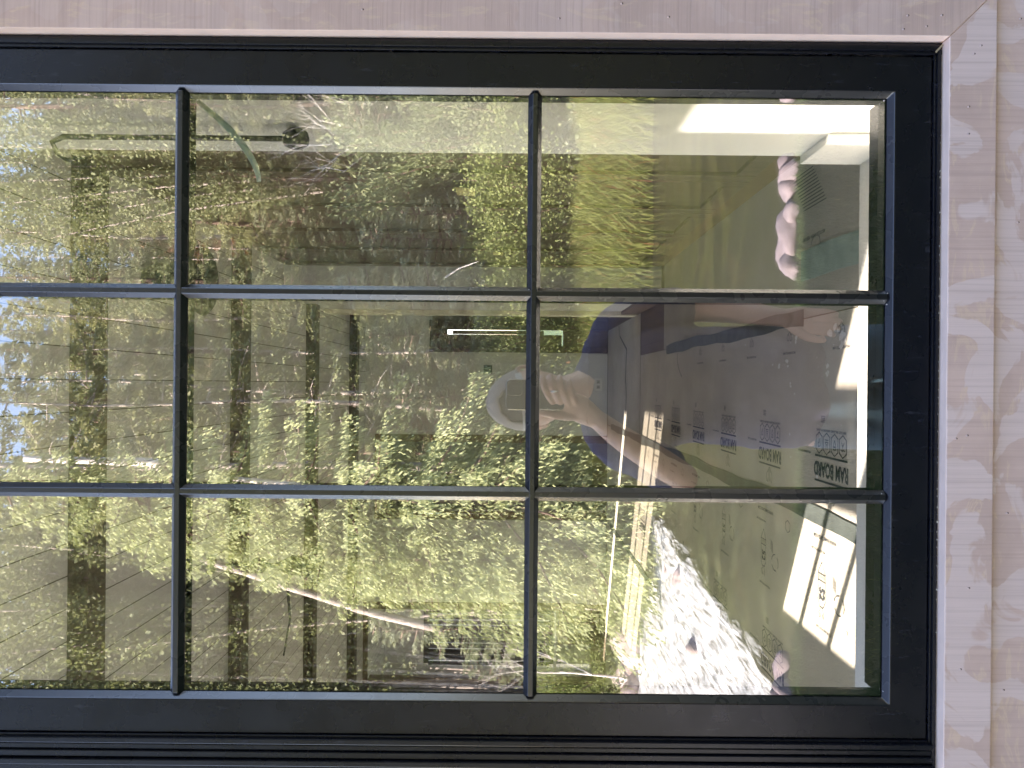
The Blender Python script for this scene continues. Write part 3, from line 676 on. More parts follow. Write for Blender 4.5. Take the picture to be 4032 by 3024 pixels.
def ground_mat():
    t = NT('forest_ground'); v = t.coord()
    n1 = t.noise(v, .45, 6, .65); n2 = t.noise(v, 7, 5, .7); n3 = t.noise(v, 1.3, 4, .6, .6)
    soil = t.mix(t.ramp(n2, [(.3, 0.), (.7, 1.)]), (.075, .05, .036), (.19, .14, .11))
    green = t.mix(t.ramp(n2, [(.3, 0.), (.7, 1.)]), (.03, .05, .015), (.09, .13, .035))
    col = t.mix(t.ramp(n1, [(.45, 0.), (.6, 1.)]), green, soil)
    col = t.mix(t.ramp(n3, [(.62, 0.), (.68, .6)]), col, (.34, .25, .21))
    g = t.node("ShaderNodeNewGeometry"); sp_ = t.node("ShaderNodeSeparateXYZ"); t.l.new(g.outputs["Position"], sp_.inputs[0])
    lawn = t.math('GREATER_THAN', sp_.outputs[1], -3.32)
    turf = t.mix(t.ramp(n2, [(.3, 0.), (.7, 1.)]), (.025, .05, .018), (.05, .085, .03))
    col = t.mix(lawn, col, turf)
    bed = t.math('LESS_THAN', sp_.outputs[2], -1.86)
    col = t.mix(bed, col, t.mix(t.ramp(t.noise(v, 2.6, 4, .6, .7), [(.4, 0.), (.7, 1.)]), (.05, .045, .025), (.22, .14, .06)))
    t.base(col, .9, spec=.2); t.bump(n2, .8, .08); return t.m
g_o = mb.build('ground', ground_mat(), smooth=True); tag(g_o, 'grass verge, river banks and the wooded slope behind', 'ground', None, 'structure')

# river: calm olive water on the right, broken white water on the left
def river_z(x, y):
    Y = -y
    f = max(0., min(1., (-x - 2.45 + .085 * Y + .35) / .9)) * max(0., min(1., (11.6 - Y) / 1.2))
    z = WZ + .010 * hsh(x * 3, y * 5, 1.1)
    if f > 0:
        r = abs(hsh(x * 3.4, y * 2.2, 1.0)) ** .6 + .5 * abs(hsh(x * 7.3 + 4, y * 4.1, 1.2)) + .15 * abs(hsh(x * 17, y * 9, 1.1))
        z += f * (.035 * r - .015)
    return z
xs2 = np.linspace(-7.5, 6, 230); ys2 = np.linspace(-13.5, -3.2, 230)
mb = MB(); mb.v = [(x, y, river_z(x, y)) for y in ys2 for x in xs2]; nx = len(xs2)
mb.f = [(j * nx + i, j * nx + i + 1, (j + 1) * nx + i + 1, (j + 1) * nx + i) for j in range(len(ys2) - 1) for i in range(nx - 1)]; mb.mi = [0] * len(mb.f)
def water_mat():
    t = NT('river_water'); t.base((.022, .025, .012), .06)
    g = t.node("ShaderNodeNewGeometry"); sp_ = t.node("ShaderNodeSeparateXYZ"); t.l.new(g.outputs["Position"], sp_.inputs[0])
    n = t.noise(t.coord((2.8, .42, 1)), 3.0, 5, .62, .9)
    n2 = t.noise(t.coord((5.5, .75, 1)), 4.0, 9, .72, .5)
    # foam grows to the left of a slanting line where the bed drops
    ym = t.math('MULTIPLY', sp_.outputs[1], .12)
    e = t.math('SUBTRACT', t.math('MULTIPLY', sp_.outputs[0], -1.0), t.math('ADD', t.math('MULTIPLY', ym, .7), 2.45))
    e = t.math('MULTIPLY', e, .85)
    m = t.node("ShaderNodeClamp"); t.l.new(e, m.inputs[0]); m.inputs[1].default_value = -.35; m.inputs[2].default_value = .30
    m2 = t.node("ShaderNodeClamp"); t.l.new(t.math('MULTIPLY', t.math('ADD', sp_.outputs[1], 11.6), .6), m2.inputs[0]); m2.inputs[1].default_value = -.4; m2.inputs[2].default_value = 0
    f = t.math('ADD', t.math('ADD', t.math('MULTIPLY', n, .65), t.math('MULTIPLY', n2, .35)), t.math('ADD', m.outputs[0], m2.outputs[0]))
    foam = t.ramp(f, [(.60, 0.), (.74, 1.)])
    bedn = t.noise(t.coord((1, .5, 1)), 1.6, 4, .6, 1.)
    clear = t.mix(t.ramp(bedn, [(.55, 0.), (.75, .6)]), (.022, .025, .014), (.065, .05, .028))
    col = t.mix(foam, clear, t.mix(t.ramp(n2, [(.34, 0.), (.66, 1.)]), (.09, .085, .065), (.80, .82, .86)))
    t.set(t.p.inputs["Base Color"], col); t.p.inputs['Specular IOR Level'].default_value = .3; t.set(t.p.inputs["Roughness"], t.ramp(foam, [(0, .10), (1, .45)]))
    t.bump(t.noise(t.coord((2.4, .8, 1)), 6, 4, .6), .12, .03); return t.m
o = mb.build('river', water_mat(), smooth=True); tag(o, 'shallow river, calm at right and white water at left', 'river', None, 'structure')

# ---- foliage materials
def leaf_mat(name, c1, c2, trans=.35, vs=2.5):
    t = NT(name); oi = t.node("ShaderNodeObjectInfo")
    n = t.noise(t.coord((1, 1, 1)), vs, 3, .6); n2 = t.noise(t.coord((1, 1, 1)), 23, 2, .6)
    f = t.math('ADD', t.math('MULTIPLY', n, .55), t.math('ADD', t.math('MULTIPLY', n2, .35), t.math('MULTIPLY', oi.outputs["Random"], .14)))
    col = t.mix(t.ramp(f, [(.32, 0.), (.68, 1.)]), c1, c2)
    t.set(t.p.inputs["Base Color"], col); t.p.inputs["Roughness"].default_value = .55; t.p.inputs["Specular IOR Level"].default_value = .25
    tl = t.node("ShaderNodeBsdfTranslucent"); t.l.new(t.mix(.5, col, (c2[0] * 1.3, c2[1] * 1.4, c2[2])), tl.inputs[0])
    mx = t.node("ShaderNodeMixShader"); mx.inputs[0].default_value = trans
    t.l.new(t.p.outputs[0], mx.inputs[1]); t.l.new(tl.outputs[0], mx.inputs[2]); t.l.new(mx.outputs[0], t.out.inputs[0]); return t.m
L = {'spruce': leaf_mat('spruce_needles', (.075, .095, .045), (.26, .28, .155)),
     'pine': leaf_mat('pine_needles', (.095, .11, .045), (.33, .33, .18)),
     'willow': leaf_mat('willow_leaves', (.10, .135, .06), (.30, .33, .19)),
     'bright': leaf_mat('fresh_leaves', (.085, .115, .04), (.28, .32, .13), .4),
     'young': leaf_mat('young_spruce_needles', (.17, .20, .09), (.44, .47, .26), .3),
     'sage': leaf_mat('grey_green_leaves', (.12, .14, .09), (.33, .35, .25)),
     'rust': leaf_mat('rusty_dead_needles', (.14, .06, .03), (.30, .15, .08)),
     'grass': leaf_mat('bank_grass', (.09, .14, .03), (.32, .34, .12), .4, 4),
     'lawn': leaf_mat('lawn_blades', (.020, .045, .016), (.055, .095, .032), .3, 6)}
def bark(name, c1, c2):
    t = NT(name); n = t.noise(t.coord((6, 6, 1.6)), 5, 5, .7); t.base(t.mix(t.ramp(n, [(.35, 0.), (.6, 1.)]), c1, c2), .9, spec=.2); t.bump(n, .5, .02); return t.m
B = {'pale': bark('pale_bark', (.15, .12, .11), (.42, .37, .35)), 'brown': bark('brown_bark', (.07, .045, .035), (.20, .14, .12)), 'white': bark('bleached_wood', (.36, .32, .31), (.66, .61, .60))}

def leaf_quads(P, Dr, ln, wd, r):
    """elongated diamond faces at P pointing along Dr with random roll"""
    n = len(P); a = r.normal(size=(n, 3)); a -= Dr * np.sum(a * Dr, 1, keepdims=True); a /= np.linalg.norm(a, axis=1, keepdims=True) + 1e-9
    ln = (ln * r.uniform(.6, 1.3, n))[:, None]; wd = (wd * r.uniform(.6, 1.3, n))[:, None]
    return np.stack([P, P + Dr * ln * .45 + a * wd * .5, P + Dr * ln, P + Dr * ln * .45 - a * wd * .5], 1)
def conifer(seed, H, Rad, nb, per, droop, llen, lw, z0=.12, shape=1.0, sparse=0.0, gaps=.0, leafkey='spruce', barkkey='brown', trunk_r=None, dead=0):
    r = np.random.default_rng(seed); Vs = []
    tr = MB(); tr_r = trunk_r or H * .011
    wob = [(.06 * H * .1 * math.sin(i * .9 + seed), .06 * H * .1 * math.cos(i * 1.1 + seed), H * i / 10) for i in range(11)]
    tr.tube(wob, [tr_r * (1 - i / 10.6) for i in range(11)], 8)
    for i in range(nb):
        t = z0 + (1 - z0) * (i + r.random()) / nb
        if r.random() < gaps: continue
        z = H * t; Lb = Rad * (1 - t) ** shape * r.uniform(.55, 1.15) + .12
        az = r.uniform(0, 2 * math.pi); up = .35 * t - droop * (1 - .5 * t)
        dv = np.array([math.cos(az), math.sin(az), 0.])
        m = max(6, int(per * Lb / Rad)); s = r.uniform(.12, 1, m) ** .8
        lat = np.array([-math.sin(az), math.cos(az), 0.])
        wdt = Lb * .30 * (1 - s) + .05
        k = wob[min(10, int(t * 10))]
        P = np.array([k[0], k[1], z]) + dv * (s * Lb)[:, None] + lat * (r.uniform(-1, 1, m) * wdt)[:, None]
        P[:, 2] += up * s * Lb + .25 * droop * (s ** 2) * Lb - np.abs(r.normal(size=m)) * .05 * Lb * (1 + droop)
        Dr = dv * r.uniform(.3, 1, m)[:, None] + lat * r.normal(size=m)[:, None] * .5; Dr[:, 2] += -.3 - droop * .8 + r.normal(size=m) * .3
        Dr /= np.linalg.norm(Dr, axis=1, keepdims=True)
        Vs.append(leaf_quads(P, Dr, llen, lw, r))
        if i % 2 == 0: 
            p0 = Vector((k[0], k[1], z)); p1 = p0 + Vector((dv[0] * Lb * .5, dv[1] * Lb * .5, up * .5 * Lb)); p2 = p0 + Vector((dv[0] * Lb * .95, dv[1] * Lb * .95, (up + .2 * droop) * Lb))
            tr.tube([p0, p1, p2], [.022, .014, .004], 4, False)
    for i in range(dead):
        z = H * r.uniform(.08, z0 + .2); az = r.uniform(0, 6.283); Lb = r.uniform(.3, 1.2) * Rad * .8
        p0 = Vector((0, 0, z)); q = Vector((math.cos(az), math.sin(az), r.uniform(-.5, .1)))
        tr.tube([p0, p0 + q * Lb * .6, p0 + q * Lb + Vector((0, 0, -.1))], [.012, .008, .003], 4, False)
    tob = tr.build('trunk', B[barkkey], None, smooth=True)
    me = quads_mesh('crown', np.concatenate(Vs), 4, [L[leafkey]])
    cob = bpy.data.objects.new('crown', me); COL.objects.link(cob); return tob, cob
def shrub(seed, H, W, nst, nleaf, leafkey, llen, lw, barkkey='brown', up=.7, spread=1.0):
    r = np.random.default_rng(seed); tr = MB(); Vs = []
    for i in range(nst):
        az = r.uniform(0, 6.283); ln = H * r.uniform(.55, 1.05); ou = W * .5 * r.uniform(.1, 1.) ; q = Vector((math.cos(az) * ou, math.sin(az) * ou, ln))
        p0 = Vector((math.cos(az) * .08 * W, math.sin(az) * .08 * W, -.1)); p1 = p0.lerp(q, .5) + Vector((0, 0, .1 * H)); 
        tr.tube([p0, p1, q], [.012 + H * .003, .008 + H * .002, .003], 4, False)
        m = nleaf; s = r.uniform(.25, 1, m) ** .8
        a0 = np.array(p0); a1 = np.array(p1); a2 = np.array(q)
        P = ((1 - s) ** 2)[:, None] * a0 + (2 * s * (1 - s))[:, None] * a1 + (s ** 2)[:, None] * a2 + r.normal(size=(m, 3)) * np.array([.10, .10, .07]) * W * .55 * spread
        Dr = r.normal(size=(m, 3)) * .7 + np.array([math.cos(az) * .5, math.sin(az) * .5, up]); Dr /= np.linalg.norm(Dr, axis=1, keepdims=True)
        Vs.append(leaf_quads(P, Dr, llen, lw, r))
    tob = tr.build('stems', B[barkkey], None, smooth=True)
    me = quads_mesh('foliage', np.concatenate(Vs), 4, [L[leafkey]]); cob = bpy.data.objects.new('foliage', me); COL.objects.link(cob); return tob, cob
def bare(seed, H, n=34):
    r = random.Random(seed); tr = MB()
    def br(p, d, l, rad, dep):
        q = p + d * l; m = p + d * l * .5 + Vector((r.uniform(-1, 1), r.uniform(-1, 1), r.uniform(-.5, .5))) * l * .08
        tr.tube([p, m, q], [rad, rad * .8, rad * .55], 5, False)
        if dep > 0:
            for _ in range(r.choice((2, 3))):
                dd = (d + Vector((r.uniform(-1, 1), r.uniform(-1, 1), r.uniform(-.3, .7))) * .75).normalized(); br(p + d * l * r.uniform(.45, 1), dd, l * r.uniform(.5, .75), rad * .55, dep - 1)
    br(Vector((0, 0, 0)), Vector((.08, .05, 1)).normalized(), H * .42, .03, 5)
    tob = tr.build('stems', B['white'], None, smooth=True); return (tob,)
protos = {
 'spruce_a': conifer(1, 15, 2.3, 330, 250, .45, .105, .036, .03, .85),
 'spruce_b': conifer(2, 12, 2.0, 260, 250, .55, .090, .032, .02, .80, leafkey='pine'),
 'spruce_near': conifer(3, 9, 2.1, 300, 380, .8, .085, .026, .02, .75, leafkey='young'),
 'pine_tall': conifer(4, 17, 1.7, 150, 150, .15, .14, .05, .42, .55, gaps=.15, leafkey='pine', barkkey='pale', trunk_r=.10, dead=45),
 'pine_thin': conifer(5, 14, 1.3, 120, 120, .25, .12, .045, .34, .5, gaps=.2, leafkey='spruce', barkkey='pale', trunk_r=.065, dead=50),
 'rust_pine': conifer(6, 9, 1.3, 120, 110, .4, .10, .03, .1, .7, gaps=.2, leafkey='rust', barkkey='pale', trunk_r=.08, dead=30),
 'willow': shrub(7, 2.6, 1.9, 46, 430, 'willow', .065, .024, up=1.2, spread=.75),
 'bright_shrub': shrub(8, 1.9, 2.2, 40, 430, 'bright', .048, .034, up=.4),
 'sage_shrub': shrub(9, 1.8, 1.3, 34, 300, 'sage', .06, .022, 'pale', up=1.6, spread=.6),
 'young_sage': conifer(13, 3.2, .62, 130, 130, .1, .065, .020, .02, .75, leafkey='sage'),
 'aspen': shrub(12, 11, 4.6, 60, 1300, 'spruce', .085, .055, 'pale', up=.3, spread=.42),
 'bare_sapling': bare(10, 4.5),
}
used = set()
def plant(kind, x, y, s, label, group, name, rz=None, lean=0.0, zoff=0.0, sx=1.0):
    P = protos[kind]; e = empty(name, label, 'shrub' if 'shrub' in kind or kind == 'willow' else 'tree', (x, y, ground(x, y) - .05 + zoff), group)
    e.rotation_euler = (lean, lean * .5, rng.uniform(0, 6.28) if rz is None else rz); e.scale = (s * sx, s * sx, s)
    for o in P:
        if kind in used: c = o.copy(); COL.objects.link(c)
        else: c = o
        c.parent = e
    used.add(kind); return e
# hand-placed plants: image y (world right is image up), picture distance, kind, scale
hand = [
 (1960, 11.8, 'spruce_near', 1.15, 'largest drooping yellow green spruce, its branches reaching left over the bank', 'young_spruce'),
 (2120, 12.2, 'spruce_near', .92, 'drooping yellow green spruce nearest the white water', 'young_spruce'),
 (2200, 11.6, 'spruce_near', .60, 'small drooping spruce in front of the others', 'young_spruce'),
 (2290, 13.4, 'spruce_near', .62, 'second drooping spruce left of the white water', 'young_spruce'),
 (1880, 14.2, 'spruce_b', .52, 'dark spruce standing left behind the person', 'young_spruce'),
 (1790, 15.5, 'spruce_a', .50, 'dark spruce close behind the person shoulder', 'young_spruce'),
 (2560, 12.6, 'bright_shrub', .7, 'leafy bright shrub over the boulders at far left', 'leafy_shrub'),
 (2690, 13.2, 'bright_shrub', .85, 'leafy shrub at the left edge', 'leafy_shrub'),
 (2330, 17.5, 'aspen', 1.25, 'tall leafy tree behind the spruces at the left', 'leafy_tree'),
 (2520, 18.5, 'aspen', 1.35, 'tallest leafy tree at the upper left', 'leafy_tree'),
 (2720, 17.0, 'aspen', 1.20, 'leafy tree at the left picture edge', 'leafy_tree'),
 (2080, 21.0, 'aspen', 1.30, 'leafy tree high between the left muntin and the spruces', 'leafy_tree'),
 (2430, 24.0, 'spruce_b', 1.7, 'very tall spruce rising at the upper left', 'spruce_tree'),
 (2630, 23.0, 'spruce_a', 1.5, 'very tall dark spruce near the left edge', 'spruce_tree'),
 (2220, 25.0, 'spruce_b', 1.75, 'very tall spruce above the left muntin', 'spruce_tree'),
 (620, 21.0, 'aspen', 1.2, 'leafy tree in the upper right pane', 'leafy_tree'),
 (430, 22.0, 'spruce_b', 1.4, 'tall yellow green spruce in the top right', 'spruce_tree'),
 (1535, 15.5, 'pine_thin', 1.05, 'thin pale trunked pine directly above the cap', 'pine_tree'),
 (1600, 14.8, 'pine_thin', .98, 'pale trunked pine left of the cap', 'pine_tree'),
 (1850, 13.8, 'pine_tall', .95, 'thick pale trunked pine in the middle column', 'pine_tree'),
 (1390, 16.0, 'pine_thin', .85, 'thin pine at the right of the middle column', 'pine_tree'),
 (1700, 13.4, 'rust_pine', .45, 'small rusty dead pine behind the person shoulder', 'dead_pine'),
 (1010, 14.0, 'bright_shrub', 1.2, 'bright leafy shrub beside the pale twigs', 'leafy_shrub'),
 (1080, 12.8, 'bright_shrub', 1.0, 'bright leafy shrub low at the right muntin', 'leafy_shrub'),
 (1170, 13.5, 'bright_shrub', 1.1, 'leafy shrub just right of the right muntin', 'leafy_shrub'),
 (760, 12.6, 'bright_shrub', 1.25, 'yellow green shrub above the bank grass', 'leafy_shrub'),
 (900, 13.1, 'bright_shrub', 1.15, 'leafy shrub behind the tall bank grass', 'leafy_shrub'),
 (600, 12.9, 'bright_shrub', 1.1, 'leafy shrub near the right window jamb', 'leafy_shrub'),
 (470, 13.8, 'willow', 1.4, 'pale willow seen over the white jamb', 'willow'),
 (560, 15.5, 'willow', 1.9, 'tall pale willow at the right', 'willow'),
 (420, 15.0, 'willow', 1.8, 'pale willow at the right edge', 'willow'),
 (640, 16.5, 'sage_shrub', 2.0, 'grey green bush with upright shoots', 'grey_shrub'),
 (730, 15.6, 'sage_shrub', 2.0, 'grey green bush with long upright shoots', 'grey_shrub'),
 (820, 17.0, 'sage_shrub', 2.2, 'tall grey green bush in the right column', 'grey_shrub'),
 (930, 16.2, 'sage_shrub', 1.6, 'grey green bush left of the tall one', 'grey_shrub'),
 (1050, 18.0, 'sage_shrub', 1.9, 'grey green bush by the right muntin', 'grey_shrub'),
 (1620, 13.1, 'bright_shrub', 1.0, 'bright leafy shrub beside the cap', 'leafy_shrub'),
 (1490, 13.6, 'bright_shrub', .9, 'leafy shrub right of the cap', 'leafy_shrub'),
 (1360, 13.0, 'willow', .8, 'small willow right of the person', 'willow'),
 (1260, 12.6, 'bright_shrub', .9, 'dark leafy shrub right of the person shoulder', 'leafy_shrub'),
 (2010, 13.4, 'bright_shrub', .8, 'leafy shrub under the middle spruces', 'leafy_shrub'),
 (440, 17.0, 'bare_sapling', 1.5, 'bare pale branching sapling at the upper right', 'bare_sapling'),
 (560, 18.0, 'bare_sapling', 1.7, 'bare sapling with white stems in the top right', 'bare_sapling'),
 (1000, 14.2, 'bare_sapling', .55, 'low bare pale twigs at the right muntin', 'bare_sapling'),
 (2680, 12.0, 'bare_sapling', .8, 'bare pale twigs at the left edge', 'bare_sapling'),
 (2420, 12.2, 'bare_sapling', .6, 'bare twigs over the boulders', 'bare_sapling'),
]
for (py, d, k, s, lab, nm) in hand:
    plant(k, ox(1512 - py, d), oy(d), s, lab, {'young_spruce': 'spruces on the far bank', 'leafy_shrub': 'leafy shrubs on the far bank', 'willow': 'willows on the far bank', 'pine_tree': 'pines on the far bank', 'dead_pine': 'rusty pines', 'grey_shrub': 'grey green bushes', 'bare_sapling': 'bare saplings', 'leafy_tree': 'tall leafy trees', 'spruce_tree': 'very tall spruces'}[nm], nm)
# the wooded slope: rows of conifers further and further up
cnt = 0
for row, (d, n) in enumerate([(19, 14), (22, 16), (26, 19), (30, 22), (35, 26), (41, 30), (48, 34), (56, 38), (66, 40)]):
    for i in range(n):
        u = -1.0 + 2.0 * (i + .5 + rng.uniform(-.4, .4)) / n
        dd = d * rng.uniform(.93, 1.07); x = u * .66 * dd; y = oy(dd)
        k = rng.choices(['spruce_a', 'spruce_b', 'pine_tall', 'pine_thin', 'rust_pine'], [5, 6, 1.6, 1.4, .5])[0]
        if row < 2 and rng.random() < .38: continue
        
        s = rng.uniform(.65, 1.05) * (1.0 if row > 1 else .78)
        side = 'left' if u < -.33 else ('right' if u > .33 else 'middle')
        kind = {'spruce_a': 'dense dark spruce', 'spruce_b': 'yellow green spruce', 'pine_tall': 'tall pale trunked pine', 'pine_thin': 'thin pale trunked pine', 'rust_pine': 'rusty dead pine'}[k]
        plant(k, x, y, s, f'{kind} on the {side} of the wooded slope, row {["nearest", "second", "third", "fourth", "fifth", "sixth", "seventh", "eighth", "farthest"][row]} up', 'conifers on the wooded slope', 'pine_tree' if 'pine' in k else 'spruce_tree'); cnt += 1
# young sage coloured spruces all over the lower slope
for i in range(130):
    d = rng.uniform(13.4, 27); u = rng.uniform(-.62, .62); py = 1512 - u * 3000
    if i < 45: u = rng.uniform(.12, .40)
    col_ = ['far left', 'left', 'middle', 'right', 'far right'][min(4, max(0, int((u + .62) / .248)))]
    plant('young_sage', u * d, oy(d), rng.uniform(.6, 1.5), f'young grey green spruce with upright shoots, {col_} of the lower slope', 'young grey green spruces', 'young_spruce')
# undergrowth on the slope reads as one mass
def undergrowth():
    r = np.random.default_rng(5); Vs = []; mi = []
    for _ in range(1500):
        d = 12.3 + 38 * r.random() ** 1.7; x = r.uniform(-.55, .55) * d; y = oy(d); z = ground(x, y); s = r.uniform(.25, .9) * (1 + d * .012); m = 170
        P = r.normal(size=(m, 3)) * np.array([.42, .42, .30]) * s + np.array([x, y, z + .32 * s]); Dr = r.normal(size=(m, 3)) + np.array([0, 0, .6]); Dr /= np.linalg.norm(Dr, axis=1, keepdims=True)
        Vs.append(leaf_quads(P, Dr, .075 + d * .0012, .036 + d * .0006, r)); mi.append(np.full(m, r.choice([0, 1, 2, 3], p=[.32, .33, .28, .07])))
    me = quads_mesh('undergrowth', np.concatenate(Vs), 4, [L['bright'], L['willow'], L['sage'], L['rust']], np.concatenate(mi)); o = bpy.data.objects.new('undergrowth', me); COL.objects.link(o)
    tag(o, 'low leafy undergrowth over the far bank and slope', 'undergrowth', None, 'stuff')
undergrowth()
def blades(name, n, xr, dr, h, w, mats, lean, label, seed, fz_=None, pm=None):
    r = np.random.default_rng(seed); x = r.uniform(*xr, n); d = r.uniform(*dr, n); y = -(d - D)
    z = np.array([ground(a, b) for a, b in zip(x, y)]) - .01
    hh = h * r.uniform(.5, 1.2, n); az = r.uniform(0, 6.283, n); ln = lean * r.uniform(.2, 1, n) * hh
    P = np.stack([x, y, z], 1); T = P + np.stack([np.cos(az) * ln, np.sin(az) * ln, hh], 1); Mi = P + np.stack([np.cos(az) * ln * .3, np.sin(az) * ln * .3, hh * .55], 1)
    q = r.uniform(0, 6.283, n); s = np.stack([np.cos(q), np.sin(q), np.zeros(n)], 1) * w
    V = np.concatenate([np.stack([P - s * .5, P + s * .5, Mi + s * .4, Mi - s * .4], 1), np.stack([Mi - s * .4, Mi + s * .4, T + s * .04, T - s * .04], 1)])
    mi = np.tile(r.choice(len(mats), n, p=pm), 2); me = quads_mesh(name, V, 4, mats, mi); o = bpy.data.objects.new(name, me); COL.objects.link(o); tag(o, label, 'grass', None, 'stuff')
blades('bank_grass', 26000, (-1.6, 5.2), (10.9, 12.6), .62, .018, [L['grass'], L['bright'], L['rust']], .7, 'tall sunlit grass along the far river bank', 21, pm=[.7, .22, .08])
blades('bank_grass', 6000, (-6.5, -1.6), (11.8, 14.0), .45, .016, [L['grass'], L['bright'], L['rust']], .7, 'rough grass among the boulders on the left bank', 22, pm=[.5, .2, .3])
blades('lawn_grass', 52000, (-1.9, 1.9), (2.9, 4.26), .055, .004, [L['lawn'], L['grass']], .7, 'short dark lawn grass between the house and the river', 23, pm=[.97, .03])
# boulders, stones, logs
stone = NT('river_stone'); n_ = stone.noise(stone.coord(), 5, 6, .65); stone.base(stone.mix(stone.ramp(n_, [(.3, 0.), (.7, 1.)]), (.20, .155, .145), (.46, .38, .38)), .8); stone.bump(n_, .5, .03)
lil = NT('pale_edging_stone'); n_ = lil.noise(lil.coord(), 9, 6, .65); lil.base(lil.mix(lil.ramp(n_, [(.3, 0.), (.7, 1.)]), (.10, .085, .10), (.235, .19, .215)), .8); lil.bump(n_, .4, .02)
def rock(name, x, y, z, sx, sy, sz, mat, label, cat, group, seed):
    bm = bmesh.new(); bmesh.ops.create_icosphere(bm, subdivisions=3, radius=1); r = random.Random(seed); a, b, c = r.uniform(0, 9), r.uniform(0, 9), r.uniform(0, 9)
    for v in bm.verts:
        p = v.co; k = 1 + .26 * math.sin(p.x * 2.3 + a) * math.cos(p.y * 2.1 + b) + .10 * math.sin(p.z * 4 + c + p.x * 3) + .09 * math.sin(p.y * 6 + a) * math.cos(p.x * 5 + b)
        v.co = Vector((p.x * sx * k, p.y * sy * k, p.z * sz * k * (1 if p.z > 0 else .6)))
    me = bpy.data.meshes.new(name); bm.to_mesh(me); bm.free(); me.materials.append(mat); me.polygons.foreach_set("use_smooth", [True] * len(me.polygons))
    o = bpy.data.objects.new(name, me); o.location = (x, y, z); o.rotation_euler = (0, 0, r.uniform(0, 6)); COL.objects.link(o); tag(o, label, cat, group); return o
bl = [(2130, 2300, 15.5, .55, .40), (2090, 2390, 13.5, .35, .25), (2170, 2510, 12.7, .42, .26), (2230, 2520, 12.4, .30, .20), (2300, 2530, 12.6, .55, .32), (2440, 2545, 12.8, .35, .28), (2530, 2515, 12.2, .60, .36), (2640, 2500, 12.4, .45, .30), (2720, 2520, 12.0, .40, .28), (2390, 2480, 13.6, .4, .3), (2050, 2480, 13.0, .3, .2), (2240, 2650, 9.8, .14, .10), (2275, 2690, 9.0, .16, .10), (2540, 2760, 8.2, .16, .12)]
lb = ['big round boulder behind the left bank', 'boulder by the pale roots on the left bank', 'round boulder at the head of the white water', 'smaller boulder at the head of the white water', 'wide brown boulder beside the upper white water', 'tan boulder under the fallen branch', 'largest grey boulder on the left bank', 'grey boulder near the left edge of the river', 'boulder at the left picture edge', 'boulder up behind the left bank', 'boulder nearest the middle on the bank', 'small lilac stone at the start of the rapids', 'second small lilac stone at the start of the rapids', 'dark stone in the midst of the white water']
for i, (py, v, d, s, h) in enumerate(bl): rock('boulder', ox(1512 - py, d), oy(d), oz(v, d), s, s * .7, h, stone.m, lb[i], 'boulder', 'boulders along the river', i)
es = [(350, .08), (470, .07), (650, .12), (690, .16), (735, .10), (840, .14), (900, .22), (965, .20), (1030, .15), (2640, .16), (2700, .20), (2765, .18)]
ord_ = ['first', 'second', 'third', 'fourth', 'fifth', 'sixth', 'seventh', 'eighth', 'ninth', 'tenth', 'eleventh', 'twelfth', 'thirteenth', 'fourteenth', 'fifteenth', 'sixteenth', 'seventeenth', 'eighteenth']
sr = sorted(range(len(es)), key=lambda i: es[i][0])
for k, i in enumerate(sr):
    d = 4.22; rock('edging_stone', ox(1512 - es[i][0], d), oy(d) + rng.uniform(-.03, .03), GZ + .02, es[i][1] * .70, .055, .045 + es[i][1] * .08, lil.m, f'pale lilac edging stone, {ord_[k]} from the right along the lawn edge', 'stone', 'stones edging the lawn', 50 + i)
def log(pts, r0, r1, label, mat='pale', name='fallen_log'):
    P = [Vector((ox(1512 - py, d), oy(d), oz(v, d))) for py, v, d in pts]
    Q = []
    for i in range(len(P) - 1):
        for k in range(5): Q.append(P[i].lerp(P[i + 1], k / 5) + Vector((rng.uniform(-1, 1), rng.uniform(-1, 1), rng.uniform(-1, 1))) * r0 * .12)
    Q.append(P[-1]); n = len(Q); mb = MB(); mb.tube(Q, [r0 + (r1 - r0) * i / (n - 1) for i in range(n)], 9)
    o = mb.build(name, B[mat], smooth=True); tag(o, label, 'log', 'fallen logs and branches'); return o
log([(2210, 800, 12.5), (2330, 1180, 12.6), (2420, 1480, 12.8), (2480, 1750, 13.0)], .055, .075, 'long pale log leaning among the left trees')
log([(1095, 1750, 12.9), (1060, 1800, 12.8), (1030, 1880, 12.6)], .014, .006, 'pale dead branch low at the right muntin', 'white')
log([(1825, 100, 13.0), (1830, 450, 13.0), (1838, 660, 13.0)], .05, .085, 'pale bare trunk behind the upper middle panes', 'white', 'bare_snag')
log([(1895, 925, 11.5), (1925, 1250, 11.5)], .035, .05, 'pale slanting log at the bottom of the middle column', 'white')
log([(2420, 2500, 12.0), (2460, 2545, 11.8), (2530, 2590, 11.5)], .03, .02, 'forked fallen branch over the left boulders')
for i in range(9):
    a = rng.uniform(1990, 2250); b = a + rng.uniform(60, 200); v = rng.uniform(2380, 2460)
    log([(a, v, 13.2), (b, v + rng.uniform(20, 60), 12.7)], .02, .008, ['bleached root tangled on the left bank near its near end', 'bleached root lowest in the tangle', 'thin bleached root at the top of the tangle', 'bent bleached root in the tangle', 'short bleached root in the tangle', 'bleached root crossing the others', 'long bleached root on the left bank', 'bleached twig beside the round boulder', 'last bleached twig of the tangle'][i], 'white')

